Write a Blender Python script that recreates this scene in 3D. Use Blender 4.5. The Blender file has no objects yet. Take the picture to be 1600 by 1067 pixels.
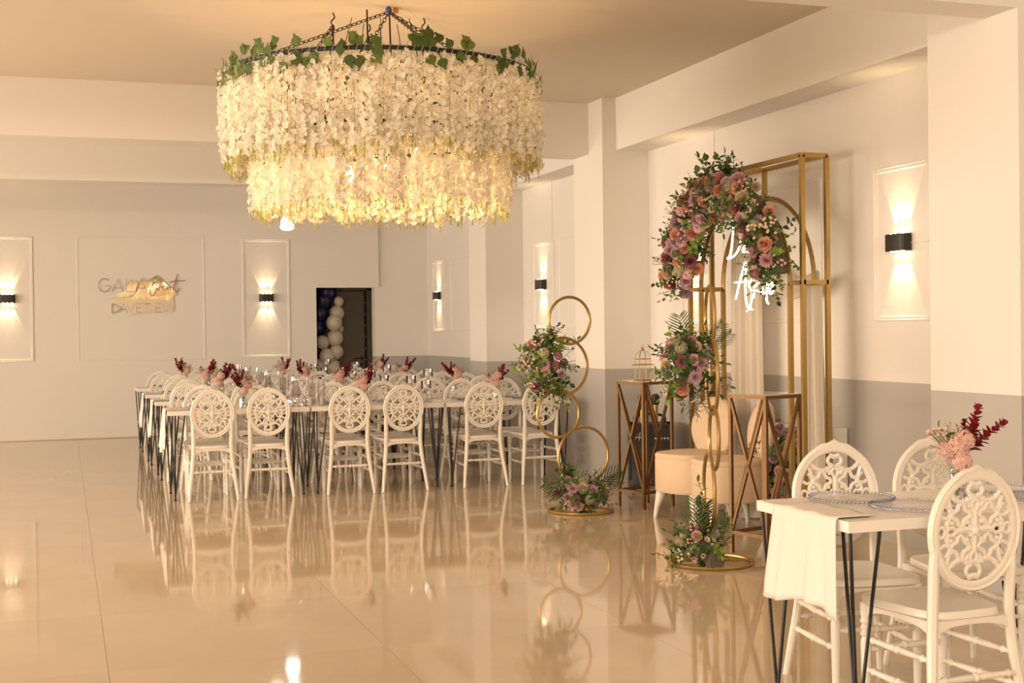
import bpy, math, random
from mathutils import Vector, Matrix, Quaternion, Euler
R = random.Random(7)
PI = math.pi
sc = bpy.context.scene
col = sc.collection

# ------------------------------------------------------------------ camera
cam = bpy.data.cameras.new('camera'); camo = bpy.data.objects.new('camera', cam); col.objects.link(camo)
FWD = Vector((0.32340, 0.94624, -0.00639)); RGT = Vector((0.94616, -0.32346, -0.01222)); UPV = Vector((0.01363, 0.00210, 0.99990))
m = Matrix((RGT, UPV, -FWD)).transposed().to_4x4(); m.translation = (0, 0, 1.43)
camo.matrix_world = m
cam.sensor_width = 36; cam.lens = 2049.7 / 1600 * 36; cam.shift_y = -6.5 / 1600
cam.clip_start = .05; cam.clip_end = 100
sc.camera = camo
# ------------------------------------------------------------------ world, exposure
w = bpy.data.worlds.new('world'); sc.world = w; w.use_nodes = True
w.node_tree.nodes['Background'].inputs[0].default_value = (1, .8, .6, 1)
w.node_tree.nodes['Background'].inputs[1].default_value = .05
vs = sc.view_settings
vs.view_transform = 'Standard'; vs.look = 'None'; vs.gamma = 1; vs.use_curve_mapping = False; vs.exposure = 0.0
WARM = (1, .805, .615)
def area(name, loc, aim, sx, sy, power, color=WARM):
    l = bpy.data.lights.new(name, 'AREA'); l.shape = 'RECTANGLE'; l.size = sx; l.size_y = sy; l.energy = power; l.color = color
    o = bpy.data.objects.new(name, l); col.objects.link(o); o.location = loc
    o.rotation_euler = (Vector(aim) - Vector(loc)).to_track_quat('-Z', 'Y').to_euler()
    return o
area('fill_rear_hall', (-2.8, -3.6, 3.0), (3.6, 11.5, 1.4), 4.5, .8, 470)  # unseen fill light added behind the viewer to brighten the hall
area('fill_near_bay', (-1.5, 2.0, 3.45), (-1.5, 2.0, 0), 3, 3, 40)  # added overhead fill, out of view, lifts the near floor
o_ = area('fill_left', (-6.2, 10.2, 1.5), (5, 10.4, 1.5), 12.6, 1.5, 570)  # added side fill for the right wall; no windows modelled here
o_.data.spread = math.radians(140)

# ------------------------------------------------------------------ materials
MATS = {}
def mat(name, c, rough=.5, metal=0, spec=.5, emit=None, es=0, trans=0, coat=0, sss=0, noise=None, bump=None, alpha=1):
    if name in MATS: return MATS[name]
    M = bpy.data.materials.new(name); M.use_nodes = True; nt = M.node_tree; b = nt.nodes['Principled BSDF']
    b.inputs['Base Color'].default_value = (*c, 1); b.inputs['Roughness'].default_value = rough
    b.inputs['Metallic'].default_value = metal; b.inputs['Specular IOR Level'].default_value = spec
    b.inputs['Transmission Weight'].default_value = trans; b.inputs['Coat Weight'].default_value = coat
    if emit: b.inputs['Emission Color'].default_value = (*emit, 1); b.inputs['Emission Strength'].default_value = es
    if noise:
        amt, scale = noise
        tc = nt.nodes.new('ShaderNodeTexCoord'); n = nt.nodes.new('ShaderNodeTexNoise'); n.inputs['Scale'].default_value = scale; n.inputs['Detail'].default_value = 4
        mr = nt.nodes.new('ShaderNodeMapRange'); mr.inputs[1].default_value = .3; mr.inputs[2].default_value = .7; mr.inputs[3].default_value = 1 - amt; mr.inputs[4].default_value = 1 + amt
        mx = nt.nodes.new('ShaderNodeMix'); mx.data_type = 'RGBA'; mx.blend_type = 'MULTIPLY'; mx.inputs[0].default_value = 1
        mx.inputs[6].default_value = (*c, 1)
        nt.links.new(tc.outputs['Object'], n.inputs['Vector']); nt.links.new(n.outputs['Fac'], mr.inputs[0]); nt.links.new(mr.outputs[0], mx.inputs[7]); nt.links.new(mx.outputs[2], b.inputs['Base Color'])
    if bump:
        st, scale = bump
        tc = nt.nodes.new('ShaderNodeTexCoord'); n = nt.nodes.new('ShaderNodeTexNoise'); n.inputs['Scale'].default_value = scale
        bp = nt.nodes.new('ShaderNodeBump'); bp.inputs['Strength'].default_value = st; bp.inputs['Distance'].default_value = .01
        nt.links.new(tc.outputs['Object'], n.inputs['Vector']); nt.links.new(n.outputs['Fac'], bp.inputs['Height']); nt.links.new(bp.outputs[0], b.inputs['Normal'])
    MATS[name] = M
    return M
def leafmat(name, c, tr=.35, var=.25, rough=.5):
    """thin petal or leaf: diffuse plus translucent, with a little variation from object to object"""
    if name in MATS: return MATS[name]
    M = bpy.data.materials.new(name); M.use_nodes = True; nt = M.node_tree; b = nt.nodes['Principled BSDF']; out = nt.nodes['Material Output']
    oi = nt.nodes.new('ShaderNodeObjectInfo'); hs = nt.nodes.new('ShaderNodeHueSaturation'); hs.inputs['Color'].default_value = (*c, 1)
    mr = nt.nodes.new('ShaderNodeMapRange'); mr.inputs[3].default_value = 1 - var; mr.inputs[4].default_value = 1 + var
    mr2 = nt.nodes.new('ShaderNodeMapRange'); mr2.inputs[3].default_value = .49; mr2.inputs[4].default_value = .51
    nt.links.new(oi.outputs['Random'], mr.inputs[0]); nt.links.new(mr.outputs[0], hs.inputs['Value'])
    nt.links.new(oi.outputs['Random'], mr2.inputs[0]); nt.links.new(mr2.outputs[0], hs.inputs['Hue'])
    t = nt.nodes.new('ShaderNodeBsdfTranslucent'); mx = nt.nodes.new('ShaderNodeMixShader'); mx.inputs[0].default_value = tr
    b.inputs['Roughness'].default_value = rough; b.inputs['Specular IOR Level'].default_value = .3
    nt.links.new(hs.outputs[0], b.inputs['Base Color']); nt.links.new(hs.outputs[0], t.inputs['Color'])
    nt.links.new(b.outputs[0], mx.inputs[1]); nt.links.new(t.outputs[0], mx.inputs[2]); nt.links.new(mx.outputs[0], out.inputs['Surface'])
    MATS[name] = M
    return M
def glassmat(name, tint=(1, 1, 1), base=.06, strength=.9):
    """thin clear glass: see-through head on, mirror-like towards the edge"""
    M = bpy.data.materials.new(name); M.use_nodes = True; nt = M.node_tree; out = nt.nodes['Material Output']; nt.nodes.remove(nt.nodes['Principled BSDF'])
    t = nt.nodes.new('ShaderNodeBsdfTransparent'); t.inputs[0].default_value = (*tint, 1)
    g = nt.nodes.new('ShaderNodeBsdfGlossy'); g.inputs['Roughness'].default_value = .03
    fr = nt.nodes.new('ShaderNodeFresnel'); fr.inputs[0].default_value = 1.5
    ad = nt.nodes.new('ShaderNodeMath'); ad.operation = 'MULTIPLY_ADD'; ad.inputs[1].default_value = strength; ad.inputs[2].default_value = base; ad.use_clamp = True
    mx = nt.nodes.new('ShaderNodeMixShader')
    nt.links.new(fr.outputs[0], ad.inputs[0]); nt.links.new(ad.outputs[0], mx.inputs[0]); nt.links.new(t.outputs[0], mx.inputs[1]); nt.links.new(g.outputs[0], mx.inputs[2]); nt.links.new(mx.outputs[0], out.inputs['Surface'])
    MATS[name] = M
    return M
def wallmat():
    """white paint above, grey painted dado below a straight line at 1.054 m"""
    M = bpy.data.materials.new('wall_paint_dado'); M.use_nodes = True; nt = M.node_tree; b = nt.nodes['Principled BSDF']
    g = nt.nodes.new('ShaderNodeNewGeometry'); s = nt.nodes.new('ShaderNodeSeparateXYZ'); lt = nt.nodes.new('ShaderNodeMath'); lt.operation = 'LESS_THAN'; lt.inputs[1].default_value = 1.054
    mx = nt.nodes.new('ShaderNodeMix'); mx.data_type = 'RGBA'; mx.inputs[6].default_value = (.80, .775, .74, 1); mx.inputs[7].default_value = (.45, .435, .42, 1)
    nt.links.new(g.outputs['Position'], s.inputs[0]); nt.links.new(s.outputs[2], lt.inputs[0]); nt.links.new(lt.outputs[0], mx.inputs[0]); nt.links.new(mx.outputs[2], b.inputs['Base Color'])
    b.inputs['Roughness'].default_value = .6
    return M
M_wall2 = wallmat()
M_wall = mat('white_wall_paint', (.80, .775, .74), .6)
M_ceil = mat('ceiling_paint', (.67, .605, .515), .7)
M_trim = mat('white_moulding', (.82, .795, .76), .5)
M_tile = mat('polished_tile', (.60, .49, .355), .05, spec=.65, noise=(.05, 1.3))
M_grout = mat('tile_grout', (.52, .42, .31), .3)
M_white = mat('white_lacquer', (.83, .79, .72), .28, spec=.5)
M_top = mat('white_table_board', (.84, .81, .76), .3)
M_black = mat('black_iron', (.012, .011, .011), .4)
M_gold = mat('gold_metal', (.46, .31, .11), .36, metal=.85)
M_gold2 = mat('bronze_metal', (.17, .09, .032), .4, metal=.6)
M_cloth = mat('white_cloth', (.78, .75, .70), .8, bump=(.15, 60))
M_velvet = mat('beige_velvet', (.68, .53, .38), .85, bump=(.1, 40))
M_pleg = mat('pouf_leg_white', (.78, .73, .66), .4)
M_glass = glassmat('clear_glass', (.98, .98, .99), .07)
M_glassb = glassmat('glass_beads', (.72, .76, .85), .06, .5)
M_beadw = glassmat('glass_plate', (.99, .99, .995), .02, .30)
M_sconce = mat('black_sconce', (.018, .015, .013), .45)
M_lens = mat('sconce_lens', (1, .9, .7), emit=(1, .78, .48), es=30)
M_curt = leafmat('sheer_curtain', (.80, .74, .65), .3, 0, .9)
M_rad = mat('radiator_enamel', (.80, .78, .74), .35)
M_mirror = mat('mirror_acrylic', (.93, .91, .88), .03, metal=1)
M_let = mat('sign_letter_grey', (.36, .29, .23), .35, metal=.3)
M_letr = mat('sign_letter_rose', (.42, .20, .17), .3, metal=.4)
M_neon = mat('neon_tube', (1, .9, .7), emit=(1, .82, .55), es=6)
M_wire = mat('sign_wire', (.7, .65, .55), .5)
M_candle = mat('candle_wax', (.9, .86, .78), .5)
M_foam = mat('floral_foam', (.13, .10, .08), .9)
M_blk2 = mat('speaker_black', (.014, .013, .013), .5, bump=(.2, 200))
M_blkg = mat('speaker_gloss', (.03, .028, .027), .3)
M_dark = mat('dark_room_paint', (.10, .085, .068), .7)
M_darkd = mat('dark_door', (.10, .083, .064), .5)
M_gap = mat('door_gap', (.01, .01, .01), .8)
M_balw = mat('balloon_cream', (.48, .43, .36), .35)
M_balb = mat('balloon_navy', (.012, .014, .07), .3)
M_petal = leafmat('chandelier_petal', (.95, .91, .81), .45, .06)
M_tip = leafmat('chandelier_tip', (.60, .57, .15), .4, .15)
M_stemg = mat('stem_green', (.12, .17, .05), .6)
M_ivy = leafmat('ivy_green', (.085, .125, .03), .25, .3)
M_tie = mat('wire_tie_green', (.30, .45, .32), .4)
M_chain = mat('chain_iron', (.05, .025, .015), .45, metal=.6)
M_bulb = mat('bulb_glow', (1, .9, .7), emit=(1, .80, .52), es=14)
M_led = mat('cold_led', (1, 1, 1), emit=(1, .96, .92), es=8)
G1 = leafmat('leaf_dark', (.06, .105, .035), .2, .3)
G2 = leafmat('leaf_mid', (.11, .17, .045), .25, .3)
G3 = leafmat('leaf_bright', (.21, .31, .06), .3, .25)
G4 = leafmat('leaf_sage', (.24, .27, .15), .25, .2)
PINK = leafmat('petal_pink', (.80, .48, .51), .25, .12)
PEACH = leafmat('petal_peach', (.82, .44, .32), .25, .12)
MAUVE = leafmat('petal_mauve', (.38, .16, .19), .2, .2)
CREAM = leafmat('petal_cream', (.80, .66, .46), .25, .08)
LILAC = leafmat('petal_lilac', (.70, .48, .56), .25, .12)
SAGEF = leafmat('petal_sage', (.45, .42, .26), .25, .12)
BURG = leafmat('petal_burgundy', (.24, .018, .03), .2, .25)
BLUSH = leafmat('petal_blush', (.82, .56, .50), .3, .1)

# ------------------------------------------------------------------ mesh builder
class MB:
    def __init__(s): s.v = []; s.f = []; s.mi = []; s.cur = 0
    def add(s, vs, fs):
        o = len(s.v); s.v += [tuple(p) for p in vs]; s.f += [tuple(i + o for i in f) for f in fs]; s.mi += [s.cur] * len(fs)
    def box(s, x0, x1, y0, y1, z0, z1, M=None):
        P = [Vector((x, y, z)) for z in (z0, z1) for y in (y0, y1) for x in (x0, x1)]
        if M: P = [M @ p for p in P]
        s.add(P, [(0, 2, 3, 1), (4, 5, 7, 6), (0, 1, 5, 4), (2, 6, 7, 3), (0, 4, 6, 2), (1, 3, 7, 5)])
    def bar(s, a, b, w, h=None, up=(0, 0, 1)):
        a = Vector(a); b = Vector(b); h = h or w; d = (b - a); L = d.length; d.normalize(); u = Vector(up)
        if abs(d.dot(u)) > .97: u = Vector((1, 0, 0))
        x = d.cross(u).normalized(); y = x.cross(d)
        M = Matrix((x, d, y)).transposed().to_4x4(); M.translation = a
        s.box(-w / 2, w / 2, 0, L, -h / 2, h / 2, M)
    def tube(s, pts, r, n=8, closed=False, cap=True, flat=None):
        """r: number or list; flat=(axis Vector, factor) squashes the section along an axis"""
        P = [Vector(p) for p in pts]; k = len(P); rs = r if isinstance(r, (list, tuple)) else [r] * k
        T = []
        for i in range(k):
            a = P[(i - 1) % k] if (closed or i > 0) else P[i]; b = P[(i + 1) % k] if (closed or i < k - 1) else P[i]
            t = (b - a); T.append(t.normalized() if t.length > 1e-9 else Vector((0, 0, 1)))
        u = T[0].orthogonal().normalized(); vs = []
        if flat: 
            u = Vector(flat[0]); u = (u - u.dot(T[0]) * T[0]).normalized()
        for i in range(k):
            if flat: u = Vector(flat[0]); 
            u = (u - u.dot(T[i]) * T[i]); u.normalize(); w_ = T[i].cross(u)
            for j in range(n):
                a = 2 * PI * j / n
                vs.append(P[i] + u * math.cos(a) * rs[i] * (flat[1] if flat else 1) + w_ * math.sin(a) * rs[i])
        fs = []
        for i in range(k if closed else k - 1):
            i2 = (i + 1) % k
            for j in range(n):
                j2 = (j + 1) % n; fs.append((i * n + j, i * n + j2, i2 * n + j2, i2 * n + j))
        if cap and not closed: fs += [tuple(range(n - 1, -1, -1)), tuple((k - 1) * n + j for j in range(n))]
        s.add(vs, fs)
    def lathe(s, prof, n=16, M=None, cap=True):
        vs = []; k = len(prof)
        for r, z in prof:
            for j in range(n):
                a = 2 * PI * j / n; p = Vector((r * math.cos(a), r * math.sin(a), z)); vs.append(M @ p if M else p)
        fs = [(i * n + j, i * n + (j + 1) % n, (i + 1) * n + (j + 1) % n, (i + 1) * n + j) for i in range(k - 1) for j in range(n)]
        if cap: fs += [tuple(range(n - 1, -1, -1)), tuple((k - 1) * n + j for j in range(n))]
        s.add(vs, fs)
    def ball(s, c, r, n=8, sz=1, m=None):
        m = m or max(4, n // 2 + 1); c = Vector(c); vs = []
        for i in range(1, m):
            t = PI * i / m
            for j in range(n):
                a = 2 * PI * j / n; vs.append(c + Vector((r * math.sin(t) * math.cos(a), r * math.sin(t) * math.sin(a), r * sz * math.cos(t))))
        fs = [(i * n + j, (i + 1) * n + j, (i + 1) * n + (j + 1) % n, i * n + (j + 1) % n) for i in range(m - 2) for j in range(n)]
        a = len(vs); vs += [c + Vector((0, 0, r * sz)), c - Vector((0, 0, r * sz))]
        fs += [(a, j, (j + 1) % n) for j in range(n)] + [(a + 1, (m - 2) * n + (j + 1) % n, (m - 2) * n + j) for j in range(n)]
        s.add(vs, fs)
    def prism(s, poly, h, M=None):
        """extrude a polygon in xy by h along z"""
        n = len(poly); P = [Vector((x, y, 0)) for x, y in poly] + [Vector((x, y, h)) for x, y in poly]
        if M: P = [M @ p for p in P]
        s.add(P, [tuple(range(n - 1, -1, -1)), tuple(range(n, 2 * n))] + [(i, (i + 1) % n, (i + 1) % n + n, i + n) for i in range(n)])
    def mesh(s, name, mats, smooth=True, auto=None):
        me = bpy.data.meshes.new(name); me.from_pydata(s.v, [], s.f)
        mats = mats if isinstance(mats, (list, tuple)) else [mats]
        for M in mats: me.materials.append(M)
        if len(mats) > 1: me.polygons.foreach_set('material_index', s.mi)
        if smooth: 
            me.polygons.foreach_set('use_smooth', [True] * len(s.f))
            me.set_sharp_from_angle(angle=math.radians(auto or 40))
        me.update()
        return me
def link(name, data, parent=None, loc=None, rot=None, scale=None):
    o = bpy.data.objects.new(name, data); col.objects.link(o)
    if parent: o.parent = parent
    if loc is not None: o.location = loc
    if rot is not None:
        if isinstance(rot, Quaternion): o.rotation_mode = 'QUATERNION'; o.rotation_quaternion = rot
        else: o.rotation_euler = rot
    if scale is not None: o.scale = (scale,) * 3 if isinstance(scale, (int, float)) else scale
    return o
def tag(o, label, cat, group=None):
    o['label'] = label; o['category'] = cat
    if group: o['group'] = group
    return o
def thing(name, label, cat, loc, rz=0, group=None):
    o = link(name, None, None, loc, (0, 0, rz)); o.empty_display_size = .1
    return tag(o, label, cat, group)
def struct(name, mb, M, label, smooth=False, parent=None):
    o = link(name, mb.mesh(name, M, smooth), parent)
    if not parent: o['kind'] = 'structure'; o['label'] = label; o['category'] = cat_of(name)
    return o
def cat_of(n):
    for k in ('wall', 'floor', 'ceiling_beam', 'ceiling', 'column', 'door', 'trim', 'baseboard'):
        if n.startswith(k): return {'ceiling_beam': 'beam', 'trim': 'moulding'}.get(k, k)
    return 'structure'
def copy_tree(o, parent=None):
    c = o.copy(); col.objects.link(c)
    if parent: c.parent = parent
    for ch in o.children: copy_tree(ch, c)
    return c
def arc(cx, cz, r, a0, a1, n, ry=None):
    ry = ry or r
    return [(cx + r * math.cos(math.radians(a0 + (a1 - a0) * i / n)), cz + ry * math.sin(math.radians(a0 + (a1 - a0) * i / n))) for i in range(n + 1)]
def spline(pts, sub=5):
    """Catmull-Rom through points of any dimension"""
    P = [Vector(p).to_3d() if len(p) == 2 else Vector(p) for p in pts]; o = []
    for i in range(len(P) - 1):
        p0 = P[max(i - 1, 0)]; p1 = P[i]; p2 = P[i + 1]; p3 = P[min(i + 2, len(P) - 1)]
        for k in range(sub):
            t = k / sub
            o.append(.5 * ((2 * p1) + (-p0 + p2) * t + (2 * p0 - 5 * p1 + 4 * p2 - p3) * t * t + (-p0 + 3 * p1 - 3 * p2 + p3) * t ** 3))
    o.append(P[-1]); return o

# ------------------------------------------------------------------ the room
XW, XC, XB = 5.12, 4.66, 4.795
ZB, ZC = 3.05, 3.524
YB = 18.79
XL, YN = -6.5, -4.5
b = MB(); b.box(XL, XW + .3, YN, YB, -.1, -.012); floor = struct('floor', b, M_grout, 'glossy beige polished tile floor of the hall')
TS = 1.2
tmesh = {}
x0 = .16 - TS * 6
while x0 < XW:
    y0 = 14.2 - TS * 16
    while y0 < YB:
        xa, xb_, ya, yb_ = max(x0, XL), min(x0 + TS, XW), max(y0, YN), min(y0 + TS, YB)
        if xb_ - xa > .02 and yb_ - ya > .02:
            key = (round(xb_ - xa, 3), round(yb_ - ya, 3))
            if key not in tmesh:
                t = MB(); g = .0008; t.box(g, key[0] - g, g, key[1] - g, -.012, 0); tmesh[key] = t.mesh('tile', M_tile, False)
            link('tile', tmesh[key], floor, (xa, ya, 0))
        y0 += TS
    x0 += TS
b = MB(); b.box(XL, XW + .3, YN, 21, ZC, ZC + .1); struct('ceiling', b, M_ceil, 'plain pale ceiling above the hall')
b = MB(); b.box(XW, XW + .15, YN, YB + .25, -.1, ZC); struct('wall_right', b, M_wall2, 'white right wall with grey painted dado')
b = MB(); b.box(XL - .15, XL, YN, YB + .2, -.1, ZC); struct('wall_left', b, M_wall, 'white left wall')
b = MB(); b.box(XL, XW + .15, YN - .15, YN, -.1, ZC); struct('wall_near', b, M_wall, 'white wall behind the viewer')
DX0, DX1, DZ = 3.45, 4.32, 2.06
b = MB(); b.box(XL, DX0, YB, YB + .2, -.1, ZC); b.box(DX0, 4.37, YB, YB + .2, DZ, ZC)
struct('wall_back', b, M_wall, 'plain white back wall with mirrored sign and dark doorway')
b = MB(); b.box(DX1 + .0, XW, YB + .05, YB + .25, -.1, ZC); struct('wall_back_corner', b, M_wall2, 'short white wall with grey dado right of the dark doorway')
# columns and beams
def column(name, y0, y1, lab): b = MB(); b.box(XC, XW, y0, y1, 0, ZC); struct(name, b, M_wall2, lab)
column('column_1', 5.54, 6.285, 'nearest white column with grey dado at the right edge')
column('column_2', 11.03, 11.74, 'white column with grey dado behind the ring stand')
column('column_3', 14.55, 15.21, 'farthest white column with grey dado behind the tables')
def cross(name, y0, y1, lab): b = MB(); b.box(XL, XC, y0, y1, ZB, ZC); struct(name, b, M_wall, lab)
cross('ceiling_beam', 5.54, 5.80, 'cross beam at the top right, nearest the viewer')
cross('ceiling_beam', 11.36, 11.75, 'cross beam running behind the flower chandelier')
cross('ceiling_beam', 14.55, 14.85, 'farthest cross beam in front of the back wall')
for y0, y1, lab in ((-4.5, 5.54, 'nearest'), (6.285, 11.03, 'above the flower arch'), (11.74, 14.55, 'between the two far columns'), (15.21, YB, 'in the far right corner')):
    b = MB(); b.box(XB, XW, y0, y1, ZB, ZC); struct('ceiling_beam', b, M_wall, 'beam along the right wall, ' + lab)
# moulding frames
def frame(n, o, ax, a0, a1, z0, z1, lab, wd=.035, dp=.016):
    """rectangular moulding on a wall; ax 'x' = on the back wall (plane y=o), 'y' = on the right wall (plane x=o)"""
    b = MB()
    prof = [(0, 0), (0, dp * .7), (wd * .25, dp), (wd * .45, dp * .6), (wd * .8, dp * .75), (wd, 0)]
    cs = [(a0, z0, 1, 1), (a1, z0, -1, 1), (a1, z1, -1, -1), (a0, z1, 1, -1)]
    vs = []
    for a, z, sa, sz in cs:
        for t, h in prof:
            aa, zz = a + sa * t, z + sz * t
            vs.append((aa, o - h, zz) if ax == 'x' else (o - h, aa, zz))
    k = len(prof)
    fs = [(i * k + j, i * k + j + 1, ((i + 1) % 4) * k + j + 1, ((i + 1) % 4) * k + j) for i in range(4) for j in range(k - 1)]
    b.add(vs, fs); struct('trim_%d' % n, b, M_trim, lab)
frame(1, YB, 'x', -1.05, -.38, 1.07, 2.75, 'moulding frame around the leftmost wall light')
frame(2, YB, 'x', .18, 1.88, 1.06, 2.76, 'wide moulding frame around the mirrored sign', .025, .008)
frame(3, YB, 'x', 2.40, 3.07, 1.07, 2.75, 'moulding frame around the wall light left of the doorway')
frame(4, XW, 'y', 6.81, 7.485, 1.45, 2.46, 'moulding frame around the nearest wall light')
frame(5, XW, 'y', 8.13, 9.62, 1.45, 2.48, 'moulding frame behind the gold arch', .025, .008)
frame(6, XW, 'y', 9.755, 10.37, 1.45, 2.46, 'moulding frame around the wall light behind the arch')
frame(7, XW, 'y', 11.95, 13.37, 1.42, 2.42, 'blank moulding frame behind the far column', .025, .008)
frame(8, XW, 'y', 13.50, 14.165, 1.43, 2.40, 'moulding frame around the wall light between far columns')
frame(9, XW, 'y', 15.6, 17.6, 1.42, 2.42, 'blank moulding frame near the far right corner', .025, .008)
frame(10, XW, 'y', 17.83, 18.49, 1.41, 2.42, 'moulding frame around the wall light in the far corner')
b = MB(); b.box(XL, DX0, YB - .012, YB, 0, .012); struct('baseboard_back', b, M_grout, 'thin dark joint along the foot of the back wall')
# dark side room behind the doorway
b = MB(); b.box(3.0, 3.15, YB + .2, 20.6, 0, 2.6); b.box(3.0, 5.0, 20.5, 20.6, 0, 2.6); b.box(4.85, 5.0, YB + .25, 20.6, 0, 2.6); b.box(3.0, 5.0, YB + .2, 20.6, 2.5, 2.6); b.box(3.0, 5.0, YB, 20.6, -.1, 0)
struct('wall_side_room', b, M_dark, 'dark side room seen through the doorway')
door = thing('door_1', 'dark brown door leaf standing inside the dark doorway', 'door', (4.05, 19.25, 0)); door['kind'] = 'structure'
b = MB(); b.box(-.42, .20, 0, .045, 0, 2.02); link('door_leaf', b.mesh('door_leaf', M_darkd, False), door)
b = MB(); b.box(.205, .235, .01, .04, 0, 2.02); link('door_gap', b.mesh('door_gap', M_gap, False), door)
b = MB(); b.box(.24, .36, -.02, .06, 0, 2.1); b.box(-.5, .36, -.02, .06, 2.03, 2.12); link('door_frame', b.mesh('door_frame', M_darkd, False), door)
b = MB()
b.lathe([(.028, 0), (.028, .012), (.012, .014), (.012, .05)], 12, Matrix.Translation((.15, 0, 1.02)) @ Matrix.Rotation(PI / 2, 4, 'X')); b.bar((.15, -.05, 1.02), (.03, -.05, 1.02), .02)
b.lathe([(.026, 0), (.026, .012), (.01, .014)], 12, Matrix.Translation((.15, 0, .93)) @ Matrix.Rotation(PI / 2, 4, 'X'))
link('door_handle', b.mesh('door_handle', M_black), door)
for k in range(6):
    b = MB(); b.ball((0, 0, 0), .006, 6); link('hinge_screw', b.mesh('hinge_screw', M_rad), door, (.22, -.002, 1.0 + .17 * k))
# balloons
bm = MB(); bm.ball((0, 0, 0), 1, 20, 1.08, 12); bm.lathe([(.03, -1.09), (.06, -1.16), (.02, -1.17)], 8)
balw = bm.mesh('balloon', M_balw); balb = bm.mesh('balloon', M_balb)
bal = [(3.831, 1.864, 0.072, 0, 'topmost cream'),
       (3.801, 1.695, 0.107, 0, 'second cream from the top'),
       (3.747, 1.55, 0.117, 0, 'largest cream, third from the top'),
       (3.84, 1.46, 0.075, 0, 'small cream tucked behind the column of cream'),
       (3.767, 1.329, 0.122, 0, 'cream in the middle of the column'),
       (3.582, 1.266, 0.1, 0, 'cream at the left edge of the doorway'),
       (3.779, 1.122, 0.11, 0, 'cream right of the lowest pair'),
       (3.636, 1.059, 0.115, 0, 'front cream low in the cluster'),
       (3.549, 0.921, 0.11, 0, 'lowest cream at the left edge'),
       (3.719, 0.903, 0.119, 0, 'lowest cream beside the flowers'),
       (3.677, 2, 0.15, 1, 'topmost navy'),
       (3.628, 1.874, 0.14, 1, 'second navy from the top'),
       (3.578, 1.687, 0.13, 1, 'middle navy'),
       (3.547, 1.482, 0.12, 1, 'lower navy'),
       (3.524, 1.146, 0.11, 1, 'lowest navy peeking between cream')]
for i, (x, z, r, kk, lab) in enumerate(bal):
    y = 19.05 + (.14 if kk else 0) + (.08 if 'behind' in lab else 0) - (.05 if 'front' in lab or 'largest' in lab else 0)
    tag(link('balloon', balb if kk else balw, None, (x, y, z), (R.uniform(-.3, .3), R.uniform(-.3, .3), 0), r), lab + ' balloon of the garland in the doorway', 'balloon', 'balloons in the doorway')

# ------------------------------------------------------------------ wall sconces with their beams
bs = MB()
pr = arc(0, 0, .05, 0, 90, 4)
out = [(-.1, 0), (.1, 0)] + [(.1 - .03 + .03 * math.cos(a), -.042 - .03 * math.sin(a)) for a in (0, .5, 1.05, PI / 2)] + [(-.1 + .03 - .03 * math.cos(a), -.042 - .03 * math.sin(a)) for a in (PI / 2, 1.05, .5, 0)]
bs.prism(out[::-1], .11, Matrix.Translation((0, -.006, -.055)))
sc_body = bs.mesh('body', M_sconce)
bp_ = MB(); bp_.box(-.06, .06, -.006, 0, -.04, .04); sc_plate = bp_.mesh('back_plate', M_sconce, False)
bl = MB(); bl.lathe([(.014, 0), (.014, .003)], 10); sc_lens = bl.mesh('lens', M_lens)
def sconce(loc, rz, lab, power):
    t = thing('wall_sconce', lab, 'wall lamp', loc, rz, 'up and down wall lights')
    link('body', sc_body, t); link('back_plate', sc_plate, t)
    for up in (1, -1):
        for dx in (-.055, 0, .055):
            link('lens', sc_lens, t, (dx, -.042, .0555 * up if up > 0 else -.0585))
            l = bpy.data.lights.new('sconce_beam', 'SPOT'); l.energy = power; l.color = (1, .70, .38); l.spot_size = math.radians(40); l.spot_blend = .35; l.shadow_soft_size = .006
            o = link('sconce_beam', l, t, (dx, -.030, .062 * up), (PI if up > 0 else 0, 0, 0))
            o.rotation_euler = (Vector((dx * 2.2, .05, up))).to_track_quat('-Z', 'Y').to_euler()
    return t
SP = 9
sconce((-.705, YB, 1.915), 0, 'black wall light at the left edge of the photo', SP)
sconce((2.735, YB, 1.915), 0, 'black wall light between sign and doorway', SP)
sconce((XW, 7.18, 1.955), -PI / 2, 'nearest black wall light, right of the gold arch', SP)
sconce((XW, 10.06, 1.93), -PI / 2, 'wall light behind the left leg of the flower arch', SP)
sconce((XW, 13.86, 1.925), -PI / 2, 'black wall light above the ring stand flowers', SP)
sconce((XW, 18.2, 1.92), -PI / 2, 'black wall light in the far right corner', SP)
# cables on the wall
for y, za, lab in ((9.74, 2.30, 'thin cable running down the wall behind the arch'), (13.56, 2.40, 'thin cable running down the wall above the far wall light')):
    b = MB(); b.tube([(XW - .004, y, ZB), (XW - .004, y - .004, 2.8), (XW - .004, y, za)], .003, 5); tag(link('wall_cable', b.mesh('wall_cable', M_trim)), lab, 'cable')
b = MB(); b.tube(spline([(XW - .01, 7.08, 1.95), (XW - .006, 6.95, 1.945), (XW - .006, 6.85, 1.96), (XW - .006, 6.6, 1.99)]), .003, 5); tag(link('wall_cable', b.mesh('wall_cable', M_trim)), 'short cable leading right from the nearest wall light', 'cable')

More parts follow.
